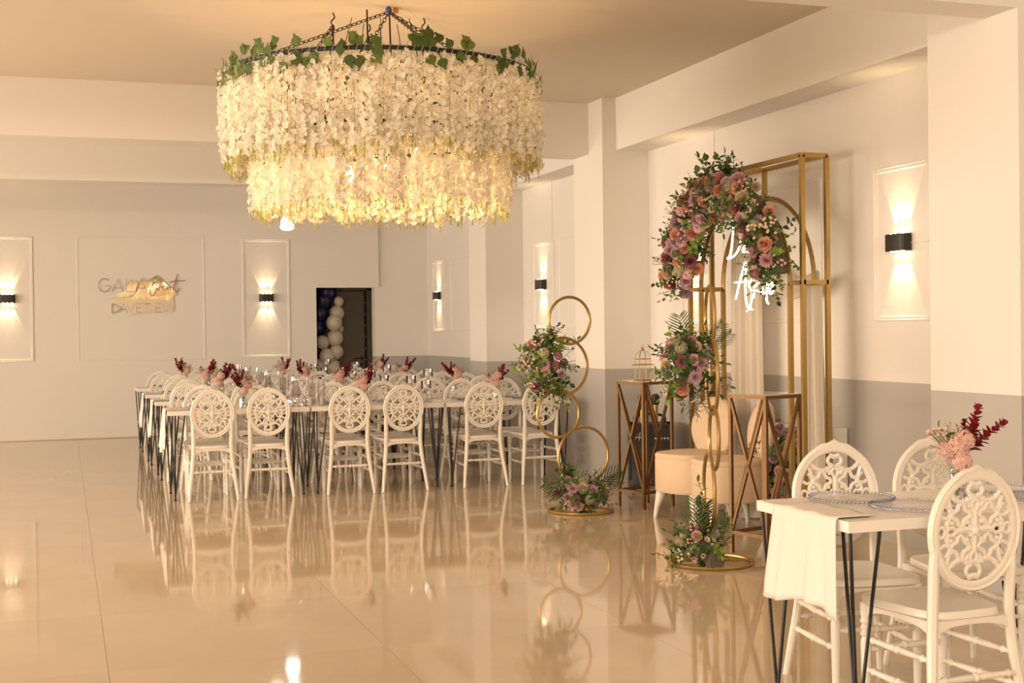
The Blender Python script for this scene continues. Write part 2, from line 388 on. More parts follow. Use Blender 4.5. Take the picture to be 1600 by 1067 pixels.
# ------------------------------------------------------------------ mirrored sign on the back wall
S = thing('wall_sign', 'mirrored wall sign reading GALA Event DAVET EVI', 'sign', (1.0, YB, 1.95))
def sgn(u, v): return (120 + u / 8 - 214.3) / 117.6 , (463.3 - (400 + v / 8)) / 110.5   # sheet measurements (photo centimetres) to metres about the sign centre
def plate(pts):
    b = MB(); P = [sgn(*p) for p in pts]; b.prism(P, .004, Matrix.Translation((0, -.012, 0)) @ Matrix.Rotation(PI / 2, 4, 'X')); return b.mesh('mirror_panel', M_mirror, False)
link('mirror_panel', plate([(375, 510), (470, 488), (560, 455), (640, 312), (700, 318), (735, 350), (690, 480), (600, 520), (380, 532)][::-1]), S)
link('mirror_panel', plate([(380, 545), (450, 540), (660, 525), (690, 490), (740, 420), (790, 285), (828, 305), (850, 320), (960, 258), (1010, 275), (1060, 330), (1235, 490), (1175, 515), (1185, 600), (1180, 700), (900, 712), (685, 728), (610, 732), (560, 665), (500, 625), (405, 600), (398, 700), (425, 735), (380, 735), (372, 600)][::-1]), S)
def stroke(b, pts, r, sub=1):
    P = [sgn(*p) for p in pts]
    P = [(x, -.02, z) for x, z in P]
    b.tube(spline(P, sub) if sub > 1 else P, r, 5)
def word(name, strokes, M, r, sub=1):
    for s in strokes:
        b = MB(); stroke(b, s, r, sub); link(name, b.mesh(name, M), S)
Garc = [(318 + 72 * math.cos(math.radians(a)), 378 - 80 * math.sin(math.radians(a))) for a in range(42, 345, 14)]
word('letter', [Garc + [(390, 395), (390, 385), (325, 385)], [(412, 460), (482, 300), (552, 460)], [(590, 300), (590, 458), (690, 458)], [(705, 460), (775, 300), (850, 460)]], M_let, .0045)
word('letter_bar', [[(438, 412), (528, 412)], [(728, 412), (825, 412)]], M_let, .004)
word('script_letter', [[(985, 280), (950, 285), (915, 320), (925, 350), (962, 340), (920, 375), (890, 430), (890, 490), (915, 508), (950, 465), (975, 410), (990, 445), (1015, 385), (1030, 405), (1050, 420), (1065, 390), (1050, 385), (1045, 430), (1075, 440), (1100, 400), (1105, 440), (1130, 395), (1145, 430), (1165, 440), (1185, 400), (1205, 330), (1235, 240)],
     [(1225, 300), (1200, 420), (1215, 462), (1240, 440), (1258, 405)], [(1130, 342), (1200, 328), (1330, 322)]], M_letr, .006, 4)
Darc = [(405, 605), (405, 708), (430, 708)] + [(430 + 62 * math.sin(math.radians(a)), 657 + 52 * math.cos(math.radians(a))) for a in range(15, 180, 20)] + [(405, 605)]
word('letter', [Darc, [(495, 708), (545, 603), (600, 708)], [(590, 603), (640, 705), (692, 603)], [(790, 603), (712, 603), (712, 708), (790, 708)], [(800, 603), (885, 603)], [(842, 603), (842, 708)],
     [(1025, 603), (950, 603), (950, 708), (1025, 708)], [(1040, 603), (1090, 705), (1140, 603)], [(1158, 603), (1158, 710)]], M_let, .004)
word('letter_bar', [[(517, 672), (580, 672)], [(712, 655), (775, 655)], [(950, 655), (1012, 655)]], M_let, .0035)

# ------------------------------------------------------------------ cold white ceiling lamps at the back
def pendant(loc, lab):
    t = thing('pendant_bulb', lab, 'lamp', loc)
    b = MB(); b.lathe([(.012, .34), (.02, .30), (.024, .24), (.03, .20)], 12); link('socket', b.mesh('socket', M_led), t)
    b = MB(); b.lathe([(.03, .20), (.05, .17), (.08, .10), (.085, .02), (.06, 0), (.02, -.005)], 16); link('bulb', b.mesh('bulb', M_led), t)
    b = MB(); b.tube([(0, 0, .34), (0, 0, ZC - loc[2])], .003, 5); link('cord', b.mesh('cord', M_trim), t)
pendant((2.66, 16.41, 2.70), 'glowing white bell-shaped pendant bulb below the chandelier')
def puck(loc, lab):
    t = thing('hanging_downlight', lab, 'lamp', loc)
    b = MB(); b.lathe([(.02, .05), (.08, .035), (.075, 0), (.02, -.012)], 16); link('diffuser', b.mesh('diffuser', M_led), t)
    b = MB(); b.tube([(0, 0, .05), (0, 0, ZC - loc[2])], .003, 5); link('cord', b.mesh('cord', M_trim), t)
puck((2.36, 15.7, 2.80), 'left glowing disc lamp below the chandelier edge')
puck((2.60, 15.9, 2.86), 'right glowing disc lamp half hidden by chandelier flowers')

# ------------------------------------------------------------------ chairs
def chair_meshes():
    A = {}
    # oval back frame
    cz, rx, rz = .738, .167, .188
    lean = lambda z: -.205 - .10 * (z - .45) * .6
    b = MB(); N = 48
    prof = [(-.018, .004), (-.018, -.008), (-.006, -.014), (.004, -.009), (.012, -.015), (.0195, -.006), (.0195, .006), (.012, .013), (.004, .009), (-.006, .013)]
    vs = []
    for i in range(N):
        a = 2 * PI * i / N; d = abs(((a - PI / 2 + PI) % (2 * PI)) - PI)
        bump = .016 * math.exp(-(d / .10) ** 2) + .007 * math.exp(-((d - .24) / .07) ** 2) + .004 * math.exp(-((d - .42) / .07) ** 2)
        n = Vector((math.cos(a) / rx, 0, math.sin(a) / rz)).normalized()
        for (t, y) in prof:
            tt = t + (bump if t > .01 else 0)
            p = Vector((rx * math.cos(a), 0, cz + rz * math.sin(a))) + n * tt
            vs.append((p.x, lean(p.z) + y, p.z))
    k = len(prof)
    b.add(vs, [(i * k + j, i * k + (j + 1) % k, ((i + 1) % N) * k + (j + 1) % k, ((i + 1) % N) * k + j) for i in range(N) for j in range(k)])
    A['back_frame'] = b.mesh('back_frame', M_white, True, 60)
    # ornament
    b = MB()
    def st(pts, r=.0065, closed=False, sub=4):
        r *= 1.22
        P = [(x, z) for x, z in pts]
        if closed: q = [Vector((x, z, 0)) for x, z in P]
        else: q = spline([(x, z, 0) for x, z in P], sub) if sub > 1 else [Vector((x, z, 0)) for x, z in P]
        b.tube([(v.x, lean(cz + v.y), cz + v.y) for v in q], r, 6, closed, True, ((0, 1, 0), .85))
    for sx in (1, -1):
        for sz in (1, -1):
            m_ = lambda pts: [(x * sx, z * sz) for x, z in pts]
            q = [(.056 + .031 * (1 + .26 * math.cos(4 * t)) * math.cos(t), .054 + .031 * (1 + .26 * math.cos(4 * t)) * math.sin(t)) for t in [2 * PI * i / 20 for i in range(20)]]
            st(m_(q), .0068, True)
            st(m_([(.012, .112), (.035, .100), (.06, .098), (.085, .108), (.102, .126)]), .007)
            st(m_([(.022, .08), (.03, .095), (.05, .10)]), .007)
            st(m_([(.112, .112), (.104, .085), (.098, .055), (.112, .028), (.108, .012)]), .0065)
            st(m_([(.085, .065), (.1, .075), (.118, .085)]), .006)
            st(m_([(.098, .05), (.12, .045), (.14, .055)]), .006)
            st(m_([(.0, .15), (.018, .153), (.028, .142), (.026, .127), (.012, .118), (.008, .112)]), .006)
            for (x, z, r) in ((.088, .112, .010), (.032, .106, .009), (.022, .12, .008), (.103, .072, .009), (.03, .03, .010), (.095, .03, .009)):
                p = (x * sx, lean(cz + z * sz), cz + z * sz); b.ball(p, r, 6)
        st([(sx * x, z) for x, z in [(.072, 0), (.088, .014), (.105, .012), (.115, 0), (.105, -.012), (.088, -.014)]], .0065, True)
        st([(sx * (.134 + .016 * math.cos(t)), .018 * math.sin(t)) for t in [2 * PI * i / 10 for i in range(10)]], .0055, True)
        st([(sx * .01, 0), (sx * .04, .004), (sx * .072, 0)], .010)
        st([(0, sx * .01), (0, sx * .04), (0, sx * .07)], .010)
        st([(x, sx * z) for x, z in [(0, .066), (.012, .082), (.014, .095), (0, .108), (-.014, .095), (-.012, .082)]], .0065, True)
        st([(-.02, sx * .158), (0, sx * .153), (.02, sx * .158)], .009)
    b.ball((0, lean(cz) , cz), .02, 8)
    for i in range(8): b.ball((.021 * math.cos(i * PI / 4), lean(cz), cz + .021 * math.sin(i * PI / 4)), .0085, 6)
    A['back_ornament'] = b.mesh('back_ornament', M_white)
    # seat
    b = MB(); pts = []
    for i in range(40):
        t = 2 * PI * i / 40; c, s_ = math.cos(t), math.sin(t); e = .45
        x = math.copysign(abs(c) ** e, c); y = math.copysign(abs(s_) ** e, s_)
        wd = .175 + .022 * y if y < 0 else .175 + .03 * y
        pts.append((x * wd, y * .205 - .005))
    n = 40; vs = []
    for sc_, z in ((.96, .436), (1.0, .442), (1.0, .458), (.97, .466), (.80, .463), (.45, .458)): vs += [(x * sc_, y * sc_, z) for x, y in pts]
    fs = [(i * n + j, i * n + (j + 1) % n, (i + 1) * n + (j + 1) % n, (i + 1) * n + j) for i in range(5) for j in range(n)] + [tuple(range(n - 1, -1, -1)), tuple(5 * n + j for j in range(n))]
    b.add(vs, fs); A['seat'] = b.mesh('seat', M_white)
    # legs
    for s_ in (1, -1):
        b = MB(); P = spline([(.205, -.265, 0), (.192, -.243, .12), (.17, -.215, .29), (.158, -.204, .44), (.158, -.209, .55), (.160, -.214, .62), (.157, -.218, .69)], 4)
        k = len(P); b.tube([(p.x * s_, p.y, p.z) for p in P], [.0135 + .0055 * min(1, i / (k * .35)) - .004 * max(0, (i / k - .75) * 4) for i in range(k)], 8)
        A['rear%d' % s_] = b.mesh('leg', M_white)
        b = MB(); z = [(.0135, 0), (.015, .05), (.0175, .2), (.019, .30), (.014, .315), (.021, .325), (.014, .337), (.02, .348), (.014, .36), (.021, .371), (.016, .384), (.02, .40), (.02, .44)]
        b.lathe(z, 10, Matrix.Translation((.165 * s_, .155, 0))); A['front%d' % s_] = b.mesh('leg', M_white)
    def turned(a, c, r=.0105):
        b = MB(); a = Vector(a); c = Vector(c); L = (c - a).length; P = []; rs = []
        for t, q in ((0, .9), (.1, .9), (.13, 1.5), (.16, .9), (.3, 1.1), (.44, 1.25), (.47, .9), (.485, 1.5), (.515, 1.5), (.53, .9), (.56, 1.25), (.7, 1.1), (.84, .9), (.87, 1.5), (.9, .9), (1, .9)):
            P.append(a.lerp(c, t)); rs.append(r * q)
        b.tube(P, rs, 8); return b.mesh('stretcher', M_white, True, 60)
    A['st_b'] = turned((-.178, -.224, .245), (.178, -.224, .245)); A['st_f'] = turned((-.165, .155, .27), (.165, .155, .27))
    A['st_l'] = turned((-.182, -.23, .20), (-.165, .155, .20)); A['st_r'] = turned((.182, -.23, .20), (.165, .155, .20))
    A['st_l2'] = turned((-.168, -.212, .31), (-.165, .155, .31)); A['st_r2'] = turned((.168, -.212, .31), (.165, .155, .31))
    def apron(a, c, th):
        b = MB(); a = Vector(a); c = Vector(c); d = (c - a).normalized(); nn = Vector((-d.y, d.x, 0)) * th / 2; vs = []; N = 10
        for i in range(N + 1):
            t = i / N; p = a.lerp(c, t); h = .018 + .02 * (2 * t - 1) ** 4 + .008 * (2 * t - 1) ** 2
            vs += [p + nn, p - nn, p - nn - Vector((0, 0, h)), p + nn - Vector((0, 0, h))]
        fs = [(i * 4 + j, i * 4 + (j + 1) % 4, i * 4 + 4 + (j + 1) % 4, i * 4 + 4 + j) for i in range(N) for j in range(4)] + [(0, 1, 2, 3), (N * 4 + 3, N * 4 + 2, N * 4 + 1, N * 4)]
        b.add(vs, fs); return b.mesh('apron', M_white, True, 30)
    A['ap_b'] = apron((-.155, -.204, .44), (.155, -.204, .44), .02); A['ap_f'] = apron((-.16, .155, .437), (.16, .155, .437), .02)
    A['ap_l'] = apron((-.155, -.20, .437), (-.16, .15, .437), .02); A['ap_r'] = apron((.155, -.20, .437), (.16, .15, .437), .02)
    return A
CH = chair_meshes()
def chair(x, y, rz, lab, grp):
    """origin under the seat centre; the sitter looks along local +y"""
    t = thing('oval_back_chair', lab, 'chair', (x, y, 0), rz, grp)
    link('seat', CH['seat'], t); f = link('backrest', CH['back_frame'], t); link('carved_ornament', CH['back_ornament'], f)
    for k in ('rear1', 'rear-1', 'front1', 'front-1'): link('leg', CH[k], t)
    for k in ('st_b', 'st_f', 'st_l', 'st_r', 'st_l2', 'st_r2'): link('stretcher', CH[k], t)
    for k in ('ap_b', 'ap_f', 'ap_l', 'ap_r'): link('apron', CH[k], t)
    return t
ORD = ['first', 'second', 'third', 'fourth', 'fifth', 'sixth']
ROWS = ['front', 'second', 'third', 'rearmost']
ROWY = [(11.47, 12.09), (13.13, 13.75), (14.70, 15.32), (16.44, 17.06)]
TABX = [(.83, 2.035), (2.05, 3.26), (3.275, 4.50)]
front_x = [1.185, 1.675, 2.372, 2.845, 3.605, 4.145]
front_y = [11.60, 11.615, 11.58, 11.575, 11.585, 11.58]
GC = 'white chairs at the long table rows'
for r, (ya, yb) in enumerate(ROWY):
    for i in range(6):
        x = front_x[i] + (0 if r == 0 else R.uniform(-.05, .05)); y = front_y[i] if r == 0 else ya + .11 + R.uniform(-.03, .03)
        chair(x, y, R.uniform(-.05, .05), 'white oval-backed chair, %s from the left on the near side of the %s table row' % (ORD[i], ROWS[r]), GC)
        x = front_x[i] + R.uniform(-.06, .06) + .02
        chair(x, yb - .04 + R.uniform(-.02, .05), PI + R.uniform(-.07, .07), 'white oval-backed chair, %s from the left on the far side of the %s table row' % (ORD[i], ROWS[r]), GC)
NG = 'white chairs at the nearest table'
chair(2.868, 3.875, .03, 'largest white oval-backed chair, its back to the viewer at bottom right', NG)
chair(2.945, 4.435, PI - .17, 'white oval-backed chair behind the draped napkin on the nearest table', NG)
chair(3.43, 4.43, PI - .12, 'white oval-backed chair behind the vase on the nearest table', NG)

# ------------------------------------------------------------------ tables with hairpin legs
TH = .765
def table_meshes(L, D):
    b = MB(); b.box(-L / 2, L / 2, -D / 2, D / 2, TH - .038, TH); top = b.mesh('tabletop', M_top, False)
    legs = []
    for sx in (-1, 1):
        for sy in (-1, 1):
            b = MB(); fx, fy = sx * (L / 2 - .055), sy * (D / 2 - .045)
            for dx, dy in ((sx * .04, sy * .03), (-sx * .085, sy * .02), (-sx * .015, -sy * .10)):
                b.tube([(fx, fy, .028), (fx + dx, fy + dy, TH - .038)], .0068, 6)
            b.lathe([(.013, 0), (.014, .006), (.009, .012), (.009, .035)], 8, Matrix.Translation((fx, fy, 0)))
            legs.append(b.mesh('hairpin_leg', M_black))
    return top, legs
def table(x0, x1, y0, y1, lab, grp, meshes):
    t = thing('dining_table', lab, 'table', ((x0 + x1) / 2, (y0 + y1) / 2, 0), 0, grp)
    link('tabletop', meshes[0], t)
    for l in meshes[1]: link('hairpin_leg', l, t)
    return t
TM = table_meshes(1.205, .62)
POS = ['left', 'middle', 'right']
for r, (ya, yb) in enumerate(ROWY):
    for i, (xa, xb) in enumerate(TABX):
        table(xa, xb, ya, yb, 'white table on black hairpin legs, %s one of the %s table row' % (POS[i], ROWS[r]), 'white tables in long rows', TM)
NX0, NX1, NY0, NY1 = 2.495, 3.70, 3.815, 4.435
table(NX0, NX1, NY0, NY1, 'nearest white table on black hairpin legs at bottom right', None, TM)

# napkins over the table ends
def napkin(x, y0, y1, on, drop, lab, seed, sk=0):
    rr = random.Random(seed); n = 26; prof = []
    for i in range(7): prof.append((x + on * (1 - i / 6), TH + .002, 0))
    for i in range(1, 4): a = i / 4 * PI / 2; prof.append((x - .012 * math.sin(a), TH - .008 + .012 * math.cos(a), .02))
    for i in range(1, 15): prof.append((x - .013, TH - .01 - drop * i / 14, i / 14))
    ph = [rr.uniform(0, 6.28) for _ in range(4)]
    vs = []
    for (px, pz, f) in prof:
        for j in range(n):
            t = j / (n - 1); u = (t - .5)
            wv = .5 * math.sin(t * 17 + ph[0]) + .35 * math.sin(t * 31 + ph[1])
            yy = (y0 + y1) / 2 + u * (y1 - y0) * (.90 + .2 * f) + sk * f
            dx = -abs(.022 * f * (1 + wv)) ; dz = (.0025 * (1 + math.sin(t * 17 + ph[0])) if f == 0 else 0) - (.02 * f * f * math.sin(t * 6 + ph[2]) if f > .9 else 0)
            vs.append((px + dx, yy, pz + dz))
    k = len(prof)
    fs = [(i * n + j, i * n + j + 1, (i + 1) * n + j + 1, (i + 1) * n + j) for i in range(k - 1) for j in range(n - 1)]
    b = MB(); b.add(vs, fs); o = link('napkin', b.mesh('napkin', M_cloth, True, 180)); md = o.modifiers.new('thick', 'SOLIDIFY'); md.thickness = .003; md.offset = 1
    tag(o, lab, 'napkin', 'white napkins over the table ends')
napkin(NX0, 3.85, 4.31, .15, .315, 'white napkin draped over the end of the nearest table', 3)
for r, (ya, yb) in enumerate(ROWY[:3]):
    napkin(TABX[0][0], ya + .12, ya + .50, .2, .34, 'white napkin hanging over the left end of the %s table row' % ROWS[r], 20 + r)

# ------------------------------------------------------------------ plates, candle glasses
def plate_meshes():
    b = MB(); b.lathe([(.02, .004), (.10, .004), (.118, .008), (.150, .014), (.153, .016), (.150, .018), (.116, .012), (.10, .008), (.02, .008)], 40); disc = b.mesh('dish', M_beadw)
    b = MB()
    for i in range(64):
        a = 2 * PI * i / 64; b.ball((.157 * math.cos(a), .157 * math.sin(a), .0165), .0066, 6, 1, 4)
    return disc, b.mesh('beaded_rim', M_glassb)
PM = plate_meshes()
def chplate(x, y, lab, grp):
    t = thing('charger_plate', lab, 'plate', (x, y, TH), R.uniform(0, 1), grp)
    link('dish', PM[0], t); link('beaded_rim', PM[1], t)
for r, (ya, yb) in enumerate(ROWY):
    for i in range(6):
        chplate(front_x[i], ya + .17, 'clear blue-beaded plate, %s from left, near side of the %s table row' % (ORD[i], ROWS[r]), 'plates on the long table rows')
        chplate(front_x[i] + .02, yb - .17, 'clear blue-beaded plate, %s from left, far side of the %s table row' % (ORD[i], ROWS[r]), 'plates on the long table rows')
for x, y, lab in ((2.80, 4.262, 'behind the napkin on the nearest table'), (2.88, 3.985, 'in front of the largest chair on the nearest table'), (3.46, 4.262, 'right of the vase, far side of the nearest table'), (3.46, 3.985, 'at the right edge, near side of the nearest table')):
    chplate(x, y, 'clear plate with blue beaded rim ' + lab, 'plates on the nearest table')
def gl(prof, n=20): b = MB(); b.lathe(prof, n, None, False); return b.mesh('glass', M_glass)
def cyl_prof(r, h): return [(.001, .004), (r - .003, .004), (r - .003, h), (r, h), (r, 0), (.001, 0)]
def holder(x, y, h, lab, grp):
    t = thing('candle_holder', lab, 'candle holder', (x, y, TH), 0, grp)
    link('glass_stem', gl([(.045, 0), (.045, .005), (.012, .012), (.006, .03), (.006, h - .09), (.014, h - .075)]), t)
    link('glass_cup', gl([(.014, h - .075), (.045, h - .072), (.048, h), (.044, h), (.041, h - .066), (.002, h - .066)]), t)
    b = MB(); b.lathe([(.036, h - .066), (.036, h - .03), (.004, h - .028), (.003, h - .02)], 14); link('candle', b.mesh('candle', M_candle), t)
def cylinder(x, y, r, h, lab, grp):
    t = thing('glass_cylinder', lab, 'candle glass', (x, y, TH), 0, grp)
    link('glass_tube', gl(cyl_prof(r, h)), t)
    b = MB(); b.lathe([(r * .55, .005), (r * .55, h * .3), (.003, h * .31)], 12); link('candle', b.mesh('candle', M_candle), t)
def flask(x, y, lab, grp):
    t = thing('glass_flask', lab, 'vase', (x, y, TH), 0, grp)
    link('glass_body', gl([(.001, .004), (.098, .004), (.10, .03), (.095, .08), (.06, .15), (.038, .185), (.038, .26), (.041, .26), (.041, .185), (.063, .15), (.098, .08), (.103, .03), (.10, 0), (.001, 0)], 24), t)
for r, (ya, yb) in enumerate(ROWY):
    ym = (ya + yb) / 2; rn = ROWS[r]
    flask(1.96, ym - .03, 'clear glass flask with narrow neck on the %s table row' % rn, 'glass flasks')
    cylinder(2.075, ym - .10, .033, .26, 'tallest glass cylinder beside the flask on the %s table row' % rn, 'glass cylinders')
    cylinder(2.12, ym + .05, .035, .20, 'middle glass cylinder beside the flask on the %s table row' % rn, 'glass cylinders')
    cylinder(2.185, ym - .07, .036, .235, 'right glass cylinder near the flask on the %s table row' % rn, 'glass cylinders')
    for k, (dx, dy, h) in enumerate(((3.14, -.14, .20), (3.03, -.02, .245), (3.22, .08, .30))):
        holder(dx, ym + dy, h, '%s stemmed glass candle holder on the %s table row' % (('short', 'middle', 'tall')[k], rn), 'stemmed candle holders')

# ------------------------------------------------------------------ plants: shared meshes
def petal(b, M, L, W, cup=.25, tip=.15, n=3, fat=.82):
    """a petal or leaf blade along +x of M, 3 verts across"""
    vs = []
    for i in range(n + 1):
        t = i / n; wd = W * math.sin(PI * min(1, (t * fat + .94 - fat if fat > .75 else t * fat + .16))) ; z = cup * L * t * t
        vs += [M @ Vector((L * t, -wd / 2, z + tip * wd)), M @ Vector((L * t, 0, z)), M @ Vector((L * t, wd / 2, z + tip * wd))]
    b.add(vs, [f for i in range(n) for f in ((i * 3, i * 3 + 1, i * 3 + 4, i * 3 + 3), (i * 3 + 1, i * 3 + 2, i * 3 + 5, i * 3 + 4))])
def rotz(a): return Matrix.Rotation(a, 4, 'Z')
def roty(a): return Matrix.Rotation(a, 4, 'Y')
FM = {}
def rose(M):
    key = ('rose', M.name)
    if key in FM: return FM[key]
    b = MB(); rr = random.Random(3)
    for lay, (n, tilt, L, W, z) in enumerate(((7, .0, .046, .044, 0), (7, .40, .046, .044, .004), (6, .80, .042, .042, .008), (6, 1.10, .038, .034, .010), (4, 1.35, .034, .024, .012))):
        for i in range(n):
            petal(b, Matrix.Translation((0, 0, z)) @ rotz(2 * PI * i / n + lay * .5) @ roty(-tilt + rr.uniform(-.1, .1)), L, W, .30, .16, 3, .66)
    b.ball((0, 0, .024), .012, 6)
    FM[key] = b.mesh('bloom', M, True, 180); return FM[key]
def mum(M):
    key = ('mum', M.name)
    if key in FM: return FM[key]
    b = MB(); rr = random.Random(5)
    for k in range(70):
        z = 1 - 1.25 * (k + .5) / 70; a = k * 2.39996; th = math.asin(max(-1, min(1, z)))
        petal(b, Matrix.Translation((0, 0, .012)) @ rotz(a) @ roty(-th + rr.uniform(-.15, .15)), .042 + rr.uniform(-.005, .006), .016, .2, .2, 2)
    FM[key] = b.mesh('bloom', M, True, 180); return FM[key]
def cluster(M):
    """hydrangea-like head of small four-petalled florets"""
    key = ('cl', M.name)
    if key in FM: return FM[key]
    b = MB(); rr = random.Random(6)
    for k in range(26):
        z = 1 - 1.15 * (k + .5) / 26; a = k * 2.39996; th = math.acos(z); d = Vector((math.sin(th) * math.cos(a), math.sin(th) * math.sin(a), math.cos(th)))
        Q = Matrix.Translation(d * .034 + Vector((0, 0, .015))) @ d.to_track_quat('Z', 'Y').to_matrix().to_4x4()
        for i in range(4): petal(b, Q @ rotz(i * PI / 2 + rr.random()) @ roty(-.2), .015, .015, .1, .1, 2, .66)
    FM[key] = b.mesh('bloom', M, True, 180); return FM[key]
def daisy(M):
    key = ('ds', M.name)
    if key in FM: return FM[key]
    b = MB()
    for i in range(6): petal(b, rotz(i * PI / 3) @ roty(-.35), .026, .020, .2, .15, 2)
    b.cur = 1; b.ball((0, 0, .006), .007, 6, .7)
    FM[key] = b.mesh('bloom', [M, M_foam], True, 180); return FM[key]
def spray(M):
    """thin stems carrying tiny blossoms"""
    key = ('sp', M.name)
    if key in FM: return FM[key]
    b = MB(); rr = random.Random(9)
    for k in range(9):
        d = Vector((rr.uniform(-.6, .6), rr.uniform(-.6, .6), 1)).normalized() * rr.uniform(.07, .11)
        b.cur = 1; b.tube([(0, 0, 0), d * .5 + Vector((0, 0, .005)), d], .001, 3, cap=False); b.cur = 0
        for i in range(4): petal(b, Matrix.Translation(d) @ rotz(i * PI / 2 + k) @ roty(-.5), .011, .010, .1, .1, 2)
    FM[key] = b.mesh('blossom_spray', [M, M_stemg], True, 180); return FM[key]
def sprig(M, kind):
    key = ('sg', M.name, kind)
    if key in FM: return FM[key]
    b = MB(); rr = random.Random(hash(kind) % 1 + len(kind) * 7)
    H = {'ruscus': .19, 'round': .15, 'fern': .17, 'ivy': .16}[kind]
    P = spline([(0, 0, 0), (.01, .005, H * .4), (.03, .0, H * .75), (.06, -.01, H)], 3); b.tube(P, .0016, 4, cap=False)
    n = {'ruscus': 11, 'round': 12, 'fern': 26, 'ivy': 7}[kind]
    for k in range(n):
        t = .12 + .88 * k / (n - 1); p = P[min(len(P) - 1, int(t * (len(P) - 1)))]
        a = k * 2.4 if kind != 'fern' else (k % 2) * PI + rr.uniform(-.2, .2)
        L, W = {'ruscus': (.058, .026), 'round': (.036, .034), 'fern': (.05, .008), 'ivy': (.06, .055)}[kind]
        s_ = (1 - .35 * t) * rr.uniform(.85, 1.15)
        tilt = rr.uniform(.2, .8) if k < n - 1 else 1.4
        petal(b, Matrix.Translation(p) @ rotz(a) @ roty(-tilt), L * s_, W * s_, -.15, .16)
    FM[key] = b.mesh('leaf_sprig', M, True, 180); return FM[key]
def palm(M):
    key = ('pm', M.name)
    if key in FM: return FM[key]
    b = MB(); P = spline([(0, 0, 0), (.0, .01, .12), (.0, .04, .24), (.0, .09, .34)], 4); b.tube(P, .002, 4, cap=False)
    for k in range(2, len(P)):
        t = k / len(P)
        for s_ in (1, -1):
            d = Vector((s_ * .8, .12, .62)).normalized(); L = .15 * math.sin(PI * (.2 + .72 * t)) + .02
            x = d; z = Vector((0, 1, 0)); y = z.cross(x).normalized(); z = x.cross(y)
            Q = Matrix((x, y, z)).transposed().to_4x4(); Q.translation = P[k]
            petal(b, Q, L, .013, .05, .1)
    FM[key] = b.mesh('palm_frond', M, True, 180); return FM[key]
def ivyleaf(M):
    b = MB(); pts = [(0, 0), (.35, .10), (.62, .45), (.42, .42), (.40, .62), (.18, .78), (0, 1.1), (-.18, .78), (-.40, .62), (-.42, .42), (-.62, .45), (-.35, .10)]
    vs = [(0, .45, .0)] + [(x, y, -.12 * abs(x) + .10 * (y - .5) ** 2) for x, y in pts]
    b.add([(x * .07, y * .07, z * .07) for x, y, z in vs], [(0, i + 1, (i + 1) % 12 + 1) for i in range(12)])
    b.tube([(0, 0, 0), (0, -.03, .005)], .0012, 4)
    return b.mesh('ivy_leaf', M, True, 180)
LEAFS = [(G1, 'ruscus'), (G2, 'ruscus'), (G1, 'round'), (G3, 'round'), (G4, 'round'), (G2, 'fern'), (G1, 'ivy'), (G3, 'ivy')]
def quat(d, rr): return Vector(d).to_track_quat('Z', 'Y') @ Quaternion((0, 0, 1), rr.uniform(0, 6.28))
def put_flower(parent, p, d, rr, palette, size=1.0):
    k, M = rr.choice(palette)
    me = {'rose': rose, 'mum': mum, 'cl': cluster, 'daisy': daisy, 'spray': spray}[k](M)
    nm = {'rose': 'rose', 'mum': 'chrysanthemum', 'cl': 'hydrangea', 'daisy': 'anemone', 'spray': 'blossom_spray'}[k]
    link(nm, me, parent, p, quat(d, rr), size * rr.uniform(.85, 1.15))
def put_leaf(parent, p, d, rr, size=1.0, kinds=LEAFS):
    M, k = rr.choice(kinds); link('leaf_sprig', sprig(M, k), parent, p, quat(d, rr), size * rr.uniform(.75, 1.2))
PAL = [('rose', PINK), ('rose', PEACH), ('rose', PEACH), ('rose', PEACH), ('rose', CREAM), ('mum', LILAC), ('rose', LILAC), ('cl', SAGEF), ('rose', MAUVE), ('mum', PINK), ('spray', CREAM), ('daisy', CREAM), ('cl', PINK), ('spray', PINK), ('mum', PINK)]
def bouquet(parent, c, rad, face, nf, nl, seed, pal=PAL, fs=1.0, ls=1.0, foam=True, cone=.9):
    """an ellipsoid of blooms turned to `face`, with leaf sprigs all round"""
    rr = random.Random(seed); c = Vector(c); rad = Vector(rad); face = Vector(face).normalized()
    if foam:
        b = MB(); b.ball((0, 0, 0), 1, 12); link('floral_foam', b.mesh('floral_foam', M_foam), parent, c, None, tuple(rad * .55))
    def rnd(bias):
        while True:
            d = Vector((rr.gauss(0, 1), rr.gauss(0, 1), rr.gauss(0, 1))).normalized()
            if d.dot(face) > bias: return d
    for k in range(nl):
        d = rnd(-.55); p = c + Vector((d.x * rad.x, d.y * rad.y, d.z * rad.z)) * rr.uniform(.35, .7); put_leaf(parent, p, (d + Vector((0, 0, .1))), rr, ls)
    placed = []
    for k in range(nf):
        for _ in range(30):
            d = rnd(cone - 1.0); p = c + Vector((d.x * rad.x, d.y * rad.y, d.z * rad.z)) * rr.uniform(.85, 1.0)
            if all((p - q).length > .052 * fs for q in placed): break
        placed.append(p); put_flower(parent, p, d * .6 + face * .6, rr, pal, fs)

